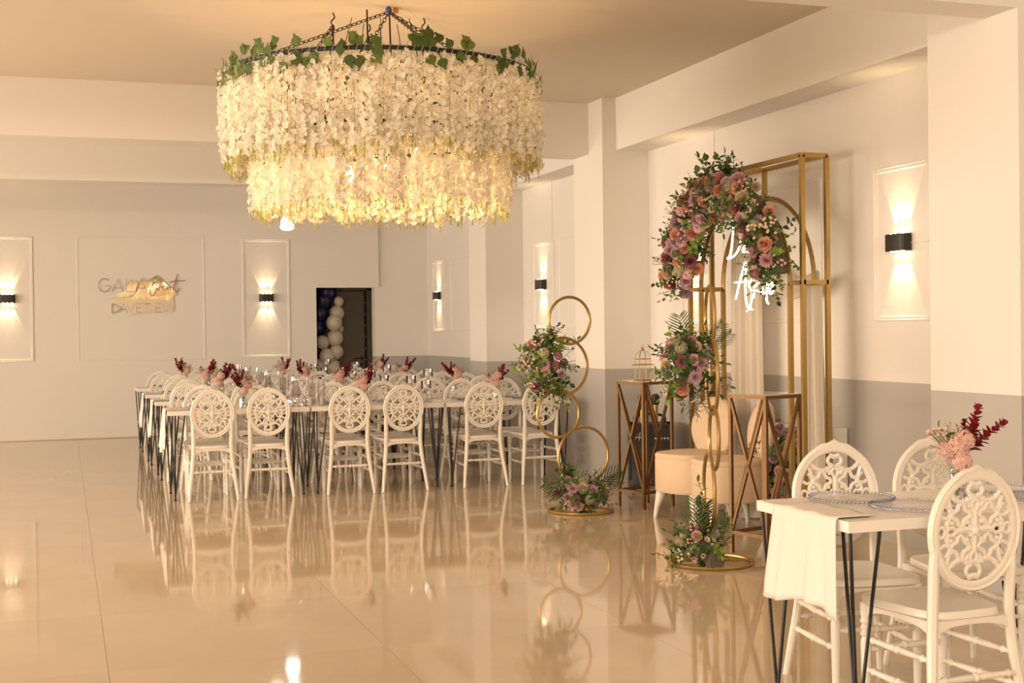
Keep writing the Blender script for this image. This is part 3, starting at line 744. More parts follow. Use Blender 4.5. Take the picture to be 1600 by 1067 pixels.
# ------------------------------------------------------------------ vases with flowers, one on every table
vprof = [(.001, .004), (.034, .004), (.032, .05), (.026, .09), (.034, .135), (.042, .155), (.045, .155), (.036, .135), (.028, .09), (.034, .05), (.036, 0), (.001, 0)]
VG = gl(vprof, 18)
def euc(M, sd):
    """eucalyptus spike: paired round leaves up a bare stem"""
    key = ('eu', M.name, sd)
    if key in FM: return FM[key]
    b = MB(); P = spline([(0, 0, 0), (.005, 0, .08), (.02, 0, .16), (.045, 0, .23)], 4); b.tube(P, .0018, 4, cap=False)
    for k in range(3, len(P)):
        t = k / len(P); s_ = 1.3 - .7 * t
        for q in range(2): petal(b, Matrix.Translation(P[k]) @ rotz(k * 1.3 + q * 2.1) @ roty(-.45 - .4 * t), .046 * s_, .044 * s_, -.1, .12, 3, .7)
    FM[key] = b.mesh('eucalyptus_spike', M, True, 180); return FM[key]
def vase(x, y, lab, seed, s=1.0, flip=1):
    rr = random.Random(seed); t = thing('flower_vase', lab, 'vase', (x, y, TH), 0, 'flower vases on the tables')
    link('glass_vase', VG, t)
    for k in range(4):
        b = MB(); b.tube([(rr.uniform(-.015, .015), rr.uniform(-.015, .015), .02), (0, 0, .10), (rr.uniform(-.02, .02), rr.uniform(-.02, .02), .17)], .0025, 5); link('stem', b.mesh('stem', G3), t)
    link('leaf_sprig', sprig(G3, 'round'), t, (0, 0, .03), quat((.05, 0, 1), rr), .6)
    for k in range(3): link('hydrangea', cluster(BLUSH), t, (flip * (-.035 + .02 * k) , rr.uniform(-.03, .02), .18 + .018 * k), quat((-flip * .5 + .2 * k, -.6, .8), rr), 1.0)
    link('hydrangea', cluster(BLUSH), t, (flip * -.01, -.03, .155), quat((-flip * .1, -.9, -.2), rr), .9)
    for k in range(4): link('eucalyptus_spike', euc(BURG, 0), t, (flip * .015, -.01, .155), quat((flip * (.05 + .20 * k), rr.uniform(-.4, .2), 1), rr), rr.uniform(.6, .9))
    for k in range(2): link('leaf_sprig', sprig(G3, 'ivy'), t, (0, .01, .16), quat((rr.uniform(-.5, .5), .3, .9), rr), .75)
    for k in range(3): link('blossom_spray', spray(BLUSH), t, (flip * -.03, 0, .18), quat((-flip * (.3 + .3 * k), rr.uniform(-.3, .3), .9), rr), 1.1)
    if seed % 3 == 0: link('leaf_sprig', sprig(G2, 'round'), t, (flip * .0, 0, .16), quat((flip * .5, 0, .9), rr), 1.0)
    return t
vx = [(1.50, 2.60, 3.87), (1.49, 2.72, 3.94), (1.52, 2.60, 3.79), (1.41, 2.64, 3.9)]
for r, (ya, yb) in enumerate(ROWY):
    for i in range(3):
        vase(vx[r][i], (ya + yb) / 2 + .02, 'glass vase of pink and burgundy flowers on the %s table of the %s row' % (POS[i], ROWS[r]), r * 3 + i, 1, -1 if (r + i) % 3 == 0 else 1)
vase(3.17, 4.12, 'glass vase of pink and burgundy flowers on the nearest table', 44, 1.0, 1)

# ------------------------------------------------------------------ gold arch frame
XF, XK = 4.70, 4.89
YR, YL, YRI, YLI = 7.70, 9.37, 7.865, 9.185
ZT, ZR = 2.575, 1.72
arch = thing('gold_arch_frame', 'tall gold metal backdrop frame with an arched opening', 'backdrop frame', (4.8, 8.53, 0))
def apart(name, a, c, wd=.03):
    b = MB(); O = Vector((4.8, 8.53, 0)); b.bar(Vector(a) - O, Vector(c) - O, wd); return link(name, b.mesh(name, M_gold, False), arch)
for xx in (XF, XK):
    for yy in (YR, YL): apart('post', (xx, yy, 0), (xx, yy, ZT))
    for yy in (YRI, YLI): apart('inner_post', (xx, yy, 0), (xx, yy, ZR))
    apart('top_rail', (xx, YR, ZT), (xx, YL, ZT))
    apart('short_rail', (xx, YR, ZR), (xx, YRI, ZR)); apart('short_rail', (xx, YL, ZR), (xx, YLI, ZR))
    yc = (YRI + YLI) / 2; ra = (YLI - YRI) / 2; rz_ = .64
    b = MB(); P = [Vector((xx - 4.8, yc + ra * math.cos(t) - 8.53, ZR + rz_ * math.sin(t))) for t in [PI * i / 32 for i in range(33)]]
    b.tube(P, .019, 4, False, True, ((1, 0, 0), 1)); link('arch_bar', b.mesh('arch_bar', M_gold, True, 30), arch)
    apart('hanger', (xx, yc, ZR + rz_), (xx, yc, ZT))
for yy in (YR, YL): apart('side_rail', (XF, yy, ZT), (XK, yy, ZT)); apart('side_rail', (XF, yy, ZR), (XK, yy, ZR)); apart('side_rail', (XF, yy, .05), (XK, yy, .05))
for yy in (YRI, YLI): apart('side_rail', (XF, yy, ZR), (XK, yy, ZR))
apart('side_rail', (XF, (YRI + YLI) / 2, ZT), (XK, (YRI + YLI) / 2, ZT))
# sheer curtains behind
def curtain(y0, y1, x, z0, z1, lab, seed, gather=.0, puddle=0):
    rr = random.Random(seed); n = 70; k = 30; vs = []; ph = rr.uniform(0, 6)
    for i in range(k + 1):
        t = i / k; z = z1 + (z0 - z1) * t
        wsc = 1 - gather * (1 - t) ** 3
        for j in range(n):
            u = j / (n - 1) - .5; fx = .022 * math.sin(u * 42 + ph) + .012 * math.sin(u * 95 + ph * 2 + t) + .008 * math.sin(u * 20 + t * 4)
            flare = 1 + puddle * max(0, t - .9) * 6
            vs.append((x + fx * (1 + puddle * max(0, t - .92) * 8) - puddle * max(0, t - .93) * 2.0 * (1 + .5 * math.sin(u * 30)), (y0 + y1) / 2 + u * (y1 - y0) * wsc * flare, z))
    b = MB(); b.add(vs, [(i * n + j, i * n + j + 1, (i + 1) * n + j + 1, (i + 1) * n + j) for i in range(k) for j in range(n - 1)])
    return tag(link('curtain', b.mesh('curtain', M_curt, True, 180)), lab, 'curtain', 'sheer curtains on the arch')
curtain(8.68, 9.16, 4.955, .01, 2.34, 'sheer ivory curtain hanging behind the neon words', 2, .1, 1)
curtain(7.69, 7.91, 4.845, .01, 1.70, 'sheer ivory curtain at the right leg of the gold arch', 5, .3, .5)
b = MB()
for k in range(7):
    dz = .015 * k; P = spline([(4.93, 7.88, 1.76 + dz * .4), (4.92 - .004 * k, 8.05, 1.66 + dz), (4.92 - .004 * k, 8.25, 1.63 + dz), (4.92, 8.45, 1.70 + dz), (4.93, 8.68, 1.86 + dz * .5)], 6); b.tube(P, .014, 6)
tag(link('curtain_swag', b.mesh('curtain_swag', M_curt)), 'ivory fabric swag looped behind the neon words', 'curtain')
# floor-standing flowers beside the radiator
t = thing('floor_bouquet', 'bouquet of pink flowers on the floor behind the bronze stand', 'bouquet', (4.78, 8.2, 0))
b = MB(); b.lathe([(.10, 0), (.12, .02), (.13, .18), (.11, .2)], 16); link('pot', b.mesh('pot', M_foam), t)
bouquet(t, (0, 0, .43), (.14, .30, .27), (-.8, -.5, .3), 26, 50, 61, [('rose', PINK), ('rose', LILAC), ('mum', PINK), ('daisy', CREAM)], .9, 1.0)
# garland on the arch
ga = thing('flower_garland', 'garland of pink, peach and mauve flowers over the gold arch', 'flower garland', (4.62, 8.53, 1.7))
rr = random.Random(17)
yc = (YRI + YLI) / 2; ra = (YLI - YRI) / 2
def gpt(th): return Vector((-.05, yc - (ra + .02) * math.cos(th) - 8.53, (.65) * math.sin(th) + ZR + .02 - 1.7))
foam_pts = [gpt(math.radians(a)) for a in range(4, 162, 4)]
b = MB(); b.tube([p + Vector((.03, 0, 0)) for p in foam_pts], .062, 10); link('foam_tube', b.mesh('foam_tube', mat('foam_sleeve', (.17, .135, .105), .9, bump=(.3, 50))), ga)
def thick(th):   # the left leg is bushier than the right one
    a = math.degrees(th); return 0.115 + .03 * max(0, min(1, (a - 60) / 80))
placed = []
for k in range(470):
    th = math.radians(rr.uniform(3, 176)); p = gpt(th); d = Vector((rr.gauss(-.6, .7), rr.gauss(0, 1), rr.gauss(0, 1))).normalized()
    outward = Vector((0, -math.cos(th), math.sin(th)))
    if d.dot(outward) > .6 and math.degrees(th) < 75 and rr.random() < .55: continue
    if d.x > .5: continue
    put_leaf(ga, p + d * thick(th) * .55, d + outward * .15, rr, .9)
for k in range(14):   # sprigs rising from the crown
    th = math.radians(rr.uniform(78, 112)); put_leaf(ga, gpt(th) + Vector((0, 0, .05)), (rr.uniform(-.4, .2), rr.uniform(-.5, .6), 1), rr, 1.25, [(G1, 'ruscus'), (G3, 'ruscus'), (G2, 'ivy')])
for k in range(150):
    for _ in range(40):
        th = math.radians(rr.uniform(10, 171)); p = gpt(th); d = Vector((rr.gauss(-.9, .35), rr.gauss(-.25, .75), rr.gauss(0, .7))).normalized()
        q = p + d * thick(th) * 1.12
        if all((q - z).length > .056 for z in placed): break
    else: continue
    placed.append(q); put_flower(ga, q, d + Vector((-.5, -.4, 0)), rr, PAL, 1.12)

# ------------------------------------------------------------------ neon words
NE = thing('neon_sign', 'glowing warm white neon script hanging inside the arch', 'neon sign', (4.66, 8.35, 1.75))
NS = {'neon_capital': [[8.589, 2.188], [8.594, 2.125], [8.608, 2.051], [8.634, 1.962], [8.682, 1.931], [8.603, 1.938], [8.525, 1.978], [8.478, 2.042], [8.458, 2.107], [8.483, 2.161], [8.535, 2.191], [8.589, 2.203]],
 'neon_letter': [[8.388, 2.007], [8.426, 2.005], [8.449, 1.988], [8.442, 1.966], [8.412, 1.968], [8.386, 1.999], [8.382, 1.97], [8.348, 1.954]],
 'neon_capital_a': [[8.561, 1.626], [8.5, 1.754], [8.444, 1.848], [8.418, 1.891], [8.404, 1.846], [8.417, 1.744], [8.412, 1.626], [8.391, 1.574], [8.357, 1.562], [8.331, 1.609], [8.319, 1.66], [8.343, 1.697], [8.365, 1.727], [8.327, 1.762]],
 'neon_bar': [[8.576, 1.75], [8.469, 1.749], [8.372, 1.753]], 'neon_letter_k': [[8.278, 1.811], [8.287, 1.724], [8.297, 1.626]], 'neon_arm': [[8.216, 1.74], [8.274, 1.706], [8.242, 1.679], [8.194, 1.674]],
 'neon_letter_y': [[8.165, 1.72], [8.17, 1.67], [8.142, 1.655], [8.113, 1.689], [8.099, 1.735], [8.118, 1.661], [8.115, 1.604], [8.087, 1.583]],
 'neon_letter_e': [[8.075, 1.677], [8.029, 1.697], [8.033, 1.729], [8.068, 1.72], [8.081, 1.674], [8.058, 1.651], [8.02, 1.672]], 'neon_cedilla': [[8.399, 1.537], [8.354, 1.551], [8.31, 1.547]]}
for nme, pts in NS.items():
    b = MB(); P = spline([(0, y - 8.35, z - 1.75) for y, z in pts], 5); b.tube(P, .0055, 6); o = link(nme, b.mesh(nme, M_neon), NE)
    b = MB(); b.tube([p + Vector((.010, 0, 0)) for p in P], .006, 5); link('backing', b.mesh('backing', M_wire), o)
for y in (8.42, 8.12):
    b = MB(); b.tube([(0.01, y - 8.35, .14 if y > 8.2 else 0), (0.01, y - 8.35, .60 if y > 8.2 else .5)], .0015, 4); link('hanging_wire', b.mesh('hanging_wire', M_wire), NE)

# ------------------------------------------------------------------ ring stands
def ringstand(loc, rz, lab):
    t = thing('ring_stand', lab, 'flower stand', loc, rz, 'gold ring stands')
    for (x, z, r) in ((-.02, 1.49, .182), (-.088, 1.135, .222), (-.13, .772, .184), (.09, .435, .224)):
        b = MB(); b.tube([(x + r * math.cos(a), 0, z + r * math.sin(a)) for a in [2 * PI * i / 48 for i in range(48)]], .0115, 8, True); link('ring', b.mesh('ring', M_gold), t)
    b = MB(); b.tube([(.25 * math.cos(a) + .06, .25 * math.sin(a), .012) for a in [2 * PI * i / 48 for i in range(48)]], .012, 8, True); link('base_ring', b.mesh('base_ring', M_gold), t)
    b = MB(); b.tube([(.09, 0, .211), (.09, 0, .012)], .009, 6); b.tube([(.09, -.25, .012), (.09, .25, .012)], .009, 6); link('base_bar', b.mesh('base_bar', M_gold), t)
    return t
A1 = math.radians(8); RS1 = (3.74, 9.50, 0)
ringstand(RS1, A1, 'gold ring stand with flowers in front of the far column')
A2 = math.radians(71); RS2 = (3.66, 7.05, 0)
ringstand(RS2, A2, 'gold ring stand seen edge-on in front of the beige chairs')
def bq(name, lab, loc): return thing(name, lab, 'bouquet', loc)
t = bq('hanging_bouquet', 'bouquet of mauve and peach flowers tied to the far ring stand', (3.50, 9.47, 1.16))
bouquet(t, (0, 0, 0), (.15, .13, .20), (-.3, -1, .1), 20, 64, 31, [('mum', MAUVE), ('rose', PEACH), ('rose', CREAM), ('mum', LILAC), ('cl', MAUVE), ('cl', SAGEF), ('spray', CREAM), ('rose', PINK), ('daisy', LILAC)], .95, .95)
rr = random.Random(3)
for k in range(6): put_leaf(t, (rr.uniform(-.02, .12), -.03, -.12), (rr.uniform(-.2, .7), -.3, -1), rr, 1.1, [(G1, 'fern'), (G1, 'ruscus'), (G3, 'ruscus')])
for k in range(4): put_leaf(t, (rr.uniform(-.06, .06), -.02, .12), (rr.uniform(-.4, .3), -.1, 1), rr, 1.2, [(G4, 'round'), (G2, 'round')])
t = bq('base_bouquet', 'bouquet with palm fronds at the foot of the far ring stand', (3.80, 9.46, 0))
bouquet(t, (-.02, 0, .13), (.20, .15, .12), (-.2, -1, .7), 24, 80, 32, [('rose', PINK), ('rose', CREAM), ('daisy', CREAM), ('cl', SAGEF), ('mum', LILAC), ('rose', MAUVE), ('spray', CREAM)], .9, .85)
for d, s_ in (((-1, -.1, .55), .85), ((-1, -.3, .35), .75), ((.9, -.1, .9), .9), ((1, 0, .6), .8)): link('palm_frond', palm(G1 if s_ > .8 else G2), t, (0.02 * d[0], 0, .13), Vector(d).to_track_quat('Z', 'Y') @ Quaternion((0, 0, 1), PI / 2 + .6), s_)
for k in range(2): put_leaf(t, (-.06 + .02 * k, .05, .16), (-.3 + .2 * k, 0, 1), rr, 1.3, [(G1, 'ivy')])
t = bq('hanging_bouquet', 'bouquet of pink and peach flowers tied to the edge-on ring stand', (3.575, 7.10, 1.20))
bouquet(t, (-.04, 0, 0), (.14, .13, .17), (-.5, -1, .1), 22, 58, 33, [('mum', LILAC), ('rose', PEACH), ('rose', PINK), ('mum', MAUVE), ('cl', SAGEF), ('spray', CREAM), ('rose', CREAM)], .9, .85)
for d, s_ in (((-.35, -.1, 1), .62), ((.75, -.2, .8), .55), ((.9, -.3, .45), .5)): link('palm_frond', palm(G1), t, (.1 * d[0], 0, .08), Vector(d).to_track_quat('Z', 'Y') @ Quaternion((0, 0, 1), .7), s_)
for k in range(7): put_leaf(t, (rr.uniform(-.05, .06), -.02, -.1), (rr.uniform(-.3, .3), -.3, -1), rr, 1.0, [(G1, 'fern'), (G2, 'fern'), (G2, 'ruscus')])
t = bq('base_bouquet', 'bouquet with palm frond at the foot of the edge-on ring stand', (3.57, 7.03, 0))
bouquet(t, (-.01, 0, .12), (.13, .12, .11), (-.4, -1, .5), 20, 64, 34, [('daisy', CREAM), ('daisy', BLUSH), ('rose', PINK), ('spray', CREAM), ('cl', SAGEF), ('spray', PINK)], .75, .75)
for d, s_ in (((-.25, 0, 1), .75), ((.1, .2, 1), .7), ((.7, -.2, .6), .6), ((.8, -.1, .4), .55)): link('palm_frond', palm(G1), t, (.03 * d[0], 0, .13), Vector(d).to_track_quat('Z', 'Y') @ Quaternion((0, 0, 1), .6), s_)
for k in range(4): put_leaf(t, (.05, .02, .16 + .04 * k), (.1, .1, 1), rr, 1.0, [(G1, 'ivy'), (G2, 'ruscus')])
b = MB(); b.lathe([(.05, 0), (.055, .02), (.055, .06), (.05, .07)], 12, Matrix.Translation((-.02 + .05, -.12, .055)) @ Matrix.Rotation(PI / 2, 4, 'X') @ Matrix.Translation((0, 0, -.03))); link('foam_block', b.mesh('foam_block', M_foam), t)

# ------------------------------------------------------------------ bronze pedestal stands
def stand(loc, ang, lab):
    t = thing('pedestal_stand', lab, 'stand', loc, ang, 'bronze pedestal stands')
    h = .15; H = 1.0; wd = .022
    def q(name, a, c, w_=wd): b = MB(); b.bar(a, c, w_); link(name, b.mesh(name, M_gold2, False), t)
    C = [(-h, -h), (h, -h), (h, h), (-h, h)]
    for i in range(4):
        a = C[i]; c = C[(i + 1) % 4]
        q('leg', (*a, 0), (*a, H)); q('top_rail', (*a, H - .011), (*c, H - .011)); q('bottom_rail', (*a, .13), (*c, .13))
        q('cross_brace', (*a, .13), (*c, H - .02), .017); q('cross_brace', (*c, .13), (*a, H - .02), .017)
    b = MB(); b.box(-h - .008, h + .008, -h - .008, h + .008, H, H + .008); link('mirror_top', b.mesh('mirror_top', M_mirror, False), t)
    return t
ANG = math.atan2(.289, -.089) - PI / 2   # turn of the square footprint
stand((4.17, 7.30, 0), math.radians(17), 'bronze pedestal stand in front of the gold arch')
stand((4.39, 9.58, 0), math.radians(17), 'bronze pedestal stand carrying the small birdcage')
t = thing('wire_birdcage', 'small gold wire birdcage on the bronze stand', 'birdcage', (4.375, 9.58, 1.008))
b = MB(); b.lathe([(.07, 0), (.072, .004), (.07, .008)], 20); link('base_plate', b.mesh('base_plate', M_gold), t)
for i in range(8):
    a = i * PI / 4; b = MB(); b.tube([(.065 * math.cos(a), .065 * math.sin(a), .005), (.065 * math.cos(a), .065 * math.sin(a), .17)] + [(.065 * math.cos(a) * math.cos(s_), .065 * math.sin(a) * math.cos(s_), .17 + .07 * math.sin(s_)) for s_ in (.4, .8, 1.2, 1.5)], .0022, 5); link('cage_wire', b.mesh('cage_wire', M_gold), t)
for z, r in ((.125, .088), (.17, .065)):
    b = MB(); b.tube([(r * math.cos(a), r * math.sin(a), z) for a in [2 * PI * i / 24 for i in range(24)]], .003, 5, True); link('hoop', b.mesh('hoop', M_gold), t)
b = MB(); b.ball((0, 0, .25), .012, 8); b.tube([(.012 * math.cos(a), 0, .27 + .012 * math.sin(a)) for a in [2 * PI * i / 12 for i in range(12)]], .002, 4, True); link('finial', b.mesh('finial', M_gold), t)

# ------------------------------------------------------------------ beige drum chairs
def drum_chair(loc, rz, lab):
    t = thing('drum_seat_chair', lab, 'chair', loc, rz, 'beige round-backed chairs')
    def sup(r): return [(math.copysign(abs(math.cos(a)) ** .8, math.cos(a)) * r, math.copysign(abs(math.sin(a)) ** .8, math.sin(a)) * r) for a in [2 * PI * i / 36 for i in range(36)]]
    b = MB(); vs = []; rings = [(.20, .195), (.25, .20), (.262, .215), (.262, .44), (.258, .452), (.262, .458), (.262, .475), (.25, .49), (.2, .497), (.1, .5)]
    for r, z in rings: vs += [(x, y, z) for x, y in sup(r)]
    n = 36; b.add(vs, [(i * n + j, i * n + (j + 1) % n, (i + 1) * n + (j + 1) % n, (i + 1) * n + j) for i in range(len(rings) - 1) for j in range(n)] + [tuple(range(n - 1, -1, -1)), tuple((len(rings) - 1) * n + j for j in range(n))])
    link('drum_seat', b.mesh('drum_seat', M_velvet), t)
    # round padded back, slightly curved
    b = MB(); vs = []; N = 40; lay = [(.55, -.035), (.92, -.032), (1, -.012), (1, .012), (.92, .03), (.55, .035)]
    for s_, y in lay:
        for i in range(N):
            a = 2 * PI * i / N; x, z = .215 * s_ * math.cos(a), .235 * s_ * math.sin(a)
            vs.append((x, .255 + y - .5 * x * x + .10 * z, .66 + z))
    b.add(vs, [(i * N + j, i * N + (j + 1) % N, (i + 1) * N + (j + 1) % N, (i + 1) * N + j) for i in range(len(lay) - 1) for j in range(N)] + [tuple(range(N)), tuple((len(lay) - 1) * N + j for j in range(N - 1, -1, -1))])
    link('round_back', b.mesh('round_back', M_velvet, True, 60), t)
    for sx in (-1, 1):
        for sy in (-1, 1):
            b = MB(); b.tube([(sx * .20, sy * .20, 0), (sx * .19, sy * .19, .08), (sx * .165, sy * .165, .2)], [.014, .02, .04], 10); link('leg', b.mesh('leg', M_pleg), t)
drum_chair((4.45, 8.87, 0), math.radians(-70), 'beige velvet chair with round back, behind the other beige chair')
drum_chair((4.47, 8.33, 0), math.radians(-100), 'beige velvet chair with round back, nearer one behind the bronze stand')

# ------------------------------------------------------------------ party speaker with microphones
t = thing('party_speaker', 'black portable loudspeaker behind the far bronze stand', 'loudspeaker', (4.80, 10.38, 0), math.radians(-22))
b = MB(); b.box(-.185, .185, -.16, .16, .05, .60); link('cabinet', b.mesh('cabinet', M_blk2, False), t)
b = MB(); b.box(-.16, .16, -.168, -.16, .09, .40); link('grille', b.mesh('grille', M_blkg, False), t)
b = MB(); b.box(.02, .17, -.17, -.16, .45, .56); link('control_panel', b.mesh('control_panel', M_blkg, False), t)
for k in range(5): b = MB(); b.lathe([(.008, 0), (.007, .012)], 8, Matrix.Translation((.04 + .026 * k, -.17, .48)) @ Matrix.Rotation(PI / 2, 4, 'X')); link('knob', b.mesh('knob', M_rad), t)
b = MB(); b.tube(spline([(-.13, 0, .60), (-.12, 0, .66), (0, 0, .68), (.12, 0, .66), (.13, 0, .60)]), .012, 8); link('handle', b.mesh('handle', M_blk2), t)
b = MB(); b.box(-.06, .0, -.172, -.166, .10, .16); link('badge', b.mesh('badge', mat('red_badge', (.5, .03, .02), .4), False), t)
for i, s_ in enumerate(([(-.13, .47), (-.115, .52), (-.10, .46), (-.09, .53)], [(-.075, .47), (-.07, .51), (-.06, .48), (-.045, .50)], [(-.14, .49), (-.05, .485)])):
    b = MB(); b.tube([(x, -.1625, z) for x, z in s_], .003, 4); link('scribble', b.mesh('scribble', M_rad), t)
for sx in (-1, 1):
    for sz in (.08, .56): b = MB(); b.box(sx * .17 - .02, sx * .17 + .02, -.165, .165, sz - .03, sz + .04); link('corner_guard', b.mesh('corner_guard', M_blkg, False), t)
    b = MB(); b.lathe([(.03, -.012), (.03, .012)], 12, Matrix.Translation((sx * .14, 0, .03)) @ Matrix.Rotation(PI / 2, 4, 'Y')); link('wheel', b.mesh('wheel', M_blkg), t)
for k, (x, lab) in enumerate(((4.73, 'left gold microphone standing on the loudspeaker'), (4.84, 'right gold microphone standing on the loudspeaker'))):
    t = thing('microphone', lab, 'microphone', (x, 10.38 - .04 * k, .60), 0, 'microphones on the loudspeaker')
    b = MB(); b.lathe([(.016, 0), (.022, .14), (.024, .16)], 12); link('grip', b.mesh('grip', M_gold), t)
    b = MB(); b.lathe([(.025, .16), (.034, .18), (.036, .22), (.03, .245), (.012, .255)], 12); link('head', b.mesh('head', M_blk2), t)
# radiator and socket box
t = thing('radiator', 'white panel radiator on the right wall behind the arch', 'radiator', (5.05, 8.68, 0))
b = MB(); b.box(-.05, .05, -.85, .85, .12, .70); link('panel_body', b.mesh('panel_body', M_rad, False), t)
rb = MB(); rb.box(-.06, -.05, -.012, .012, .16, .66); rbm = rb.mesh('rib', M_rad, False)
for k in range(40): link('rib', rbm, t, (0, -.80 + k * .041, 0))
b = MB(); b.box(-.055, .06, -.86, -.85, .11, .72); b.box(-.055, .06, .85, .86, .11, .72); link('end_cover', b.mesh('end_cover', M_rad, False), t)
b = MB(); b.lathe([(.02, 0), (.022, .03), (.016, .05)], 12, Matrix.Translation((-.02, -.86, .60)) @ Matrix.Rotation(PI / 2, 4, 'X')); link('bleed_valve', b.mesh('bleed_valve', M_gold2), t)
t = thing('wall_socket', 'small white switch box above the radiator on the grey dado', 'switch', (XW - .02, 9.56, .745))
b = MB(); b.box(-.02, .02, -.06, .06, -.05, .05); link('box', b.mesh('box', M_rad, False), t)
b = MB(); b.box(-.026, -.02, -.02, .02, -.03, .03); link('rocker', b.mesh('rocker', M_rad, False), t)

# ------------------------------------------------------------------ flower chandelier
CX, CY = 1.965, 8.30
cl = thing('flower_chandelier', 'huge two-tiered chandelier of hanging white flowers rimmed with ivy', 'chandelier', (CX, CY, ZC))
ZR1, ZR2 = 3.05 - ZC, 2.66 - ZC
def ring(r, z, tr, M, name): b = MB(); b.tube([(r * math.cos(a), r * math.sin(a), z) for a in [2 * PI * i / 72 for i in range(72)]], tr, 8, True); return link(name, b.mesh(name, M), cl)
ring(.985, ZR1, .014, M_black, 'rim_hoop'); ring(.80, ZR2, .012, M_black, 'lower_hoop')
b = MB(); n = 1300; b.tube([((.985 + .022 * math.cos(i * .65)) * math.cos(2 * PI * i / n), (.985 + .022 * math.cos(i * .65)) * math.sin(2 * PI * i / n), ZR1 + .022 * math.sin(i * .65)) for i in range(n)], .0022, 4, True); link('wire_wrap', b.mesh('wire_wrap', M_tie), cl)
def strand(seed, L, nfl, lower=False):
    rr = random.Random(seed); b = MB()
    b.cur = 2; b.tube([(0, 0, 0), (0, 0, -L)], .0012, 3, cap=False)
    for k in range(nfl):
        t = (k + rr.random()) / nfl; z = -L * (.01 + .90 * t); wd = (.042 * (1 - .45 * max(0, t - .6) / .4))
        a = rr.uniform(0, 6.28); c = Vector((wd * rr.uniform(.2, 1) * math.cos(a), wd * rr.uniform(.2, 1) * math.sin(a), z))
        d = Vector((math.cos(a), math.sin(a), rr.uniform(-.7, .5))); Q = Matrix.Translation(c) @ d.to_track_quat('Z', 'Y').to_matrix().to_4x4() @ rotz(rr.uniform(0, 6))
        b.cur = 0
        for i in range(4): petal(b, Q @ rotz(i * PI / 2 + rr.uniform(-.2, .2)) @ roty(-rr.uniform(.1, .6)), .022 * rr.uniform(.8, 1.2), .022, .1, .12, 2, .68)
        if t < .5 and rr.random() < .10: b.cur = 2; petal(b, Q, .022, .014)
    for k in range(16):
        b.cur = 1; z = -L * rr.uniform(.84, 1.0); a = rr.uniform(0, 6.28)
        petal(b, Matrix.Translation((0, 0, z)) @ rotz(a) @ roty(rr.uniform(.3, 1.2)), rr.uniform(.02, .04), .007, .1, .1, 2)
    return b.mesh('flower_strand', [M_petal, M_tip, M_stemg], True, 180)
ST1 = [strand(k, .58, 72) for k in range(6)]; ST2 = [strand(20 + k, .50, 64) for k in range(6)]
rr = random.Random(77)
def tier(r, z, n, meshes, jit=.02):
    for i in range(n):
        a = 2 * PI * (i + rr.uniform(-.3, .3)) / n; q = r + rr.uniform(-jit, jit)
        link('flower_strand', rr.choice(meshes), cl, (q * math.cos(a), q * math.sin(a), z + rr.uniform(-.015, .01)), (rr.uniform(-.03, .03), rr.uniform(-.03, .03), rr.uniform(0, 6.28)), (1, 1, rr.uniform(.92, 1.06)))
tier(.985, ZR1 - .02, 165, ST1); tier(.80, ZR2, 134, ST2, .025)
IV = [ivyleaf(M_ivy), ivyleaf(G2), ivyleaf(leafmat('ivy_bright', (.16, .21, .05), .3, .2))]
for i in range(240):
    a = rr.uniform(0, 2 * PI); up = rr.random() < .5; q_ = 1.0 if up else 1.035
    p = (q_ * math.cos(a), q_ * math.sin(a), ZR1 + (rr.uniform(.0, .06) if up else rr.uniform(-.07, 0)))
    d = Vector((math.cos(a), math.sin(a), rr.uniform(-.3, .3)))
    link('ivy_leaf', rr.choice(IV), cl, p, d.to_track_quat('Z', 'Y') @ Quaternion((0, 0, 1), (0 if up else PI) + rr.uniform(-.9, .9)), rr.uniform(.75, 1.15))
def chain(a, c, name='chain'):
    a = Vector(a); c = Vector(c); L = (c - a).length; d = (c - a) / L; n = max(2, int(L / .034)); b = MB()
    x = d.orthogonal().normalized(); y = d.cross(x)
    for k in range(n):
        o = a + d * (k + .5) * L / n; u = x if k % 2 else y
        b.tube([o + d * .022 * math.cos(t) + u * .011 * math.sin(t) for t in [2 * PI * i / 10 for i in range(10)]], .0032, 4, True)
    return link(name, b.mesh(name, M_chain), cl)
top = (.06, .01, -.03)
for a in (25, 115, 205, 295): chain(top, (.985 * math.cos(math.radians(a - 19)), .985 * math.sin(math.radians(a - 19)), ZR1))
hooks = [(-.26, .25), (.35, .23), (.04, .51)]
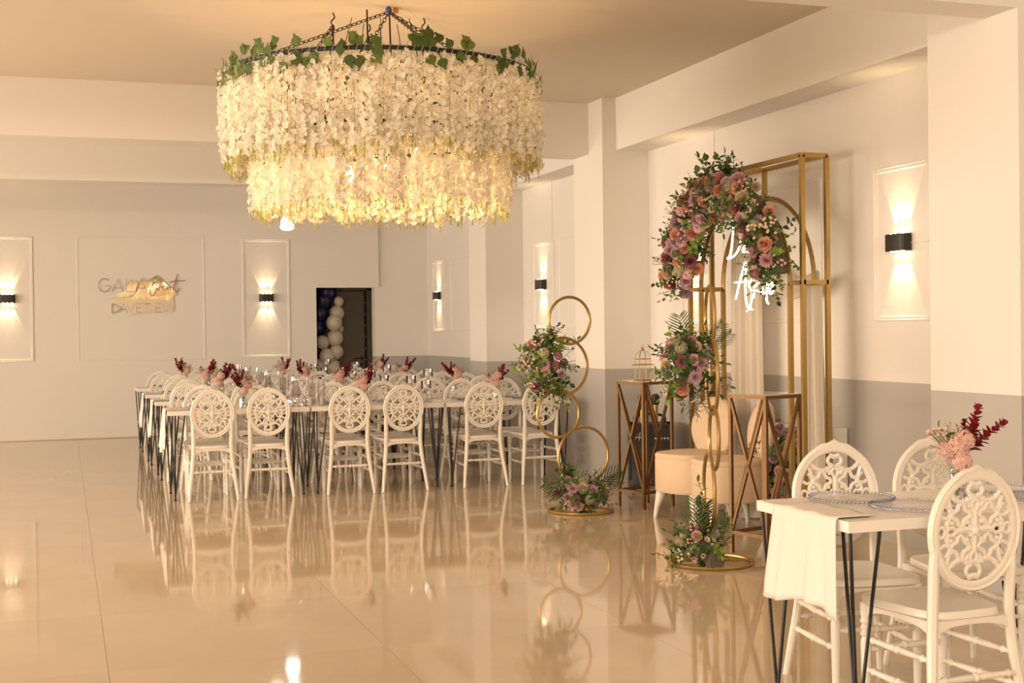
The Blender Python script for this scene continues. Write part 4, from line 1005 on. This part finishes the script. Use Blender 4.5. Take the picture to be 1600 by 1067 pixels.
for hx, hy in hooks:
    hb = MB(); hb.tube(spline([(hx, hy, 0), (hx + .01, hy, -.03), (hx - .012, hy, -.06), (hx, hy, -.09)]), .005, 5); link('ceiling_hook', hb.mesh('ceiling_hook', M_chain), cl)
    a0 = math.atan2(hy, hx)
    for da in (-.5, .5): chain((hx, hy, -.085), (.8 * math.cos(a0 + da), .8 * math.sin(a0 + da), ZR2 + .05))
    rb_ = MB(); rb_.tube([(hx, hy, -.08), (hx, hy, ZR2 + .1)], .006, 5); link('hanging_rod', rb_.mesh('hanging_rod', M_chain), cl)
for x, y in ((.06, 0), (-.10, -.05)):
    rb_ = MB(); rb_.tube([(x, y, -.04), (x + .01, y, -.5), (x, y, -.86)], .006, 5); link('hanging_rod', rb_.mesh('hanging_rod', M_chain), cl)
b = MB(); b.ball((.055, 0, -.02), .022, 8); link('wire_connector', b.mesh('wire_connector', mat('blue_tape', (.05, .1, .3), .5)), cl)
b = MB(); b.ball((.105, .01, -.015), .02, 8, 1.2); link('wire_nut', b.mesh('wire_nut', mat('orange_nut', (.6, .25, .04), .5)), cl)
b = MB(); b.tube(spline([(.07, 0, -.02), (.14, .02, 0 - .004), (.22, .0, -.03), (.20, 0, -.06), (.12, 0, -.04)]), .0018, 4); link('loose_wire', b.mesh('loose_wire', M_wire), cl)
for i in range(6):
    a = i * PI / 3 + .3; r = .42 if i % 2 else .25; z = -.86 - .1 * (i % 3)
    b = MB(); b.lathe([(.004, .07), (.016, .06), (.016, .02), (.028, -.01), (.03, -.03), (.018, -.055), (.003, -.06)], 12); link('bulb', b.mesh('bulb', M_bulb), cl, (r * math.cos(a), r * math.sin(a), z))
    c_ = MB(); c_.tube([(r * math.cos(a), r * math.sin(a), z + .06), (r * .5 * math.cos(a), r * .5 * math.sin(a), -.1)], .003, 4); link('bulb_cord', c_.mesh('bulb_cord', M_chain), cl)
    l = bpy.data.lights.new('bulb_light', 'POINT'); l.energy = 7.5; l.color = (1, .61, .29); l.shadow_soft_size = .04
    link('bulb_light', l, cl, (r * math.cos(a), r * math.sin(a), z - .1))
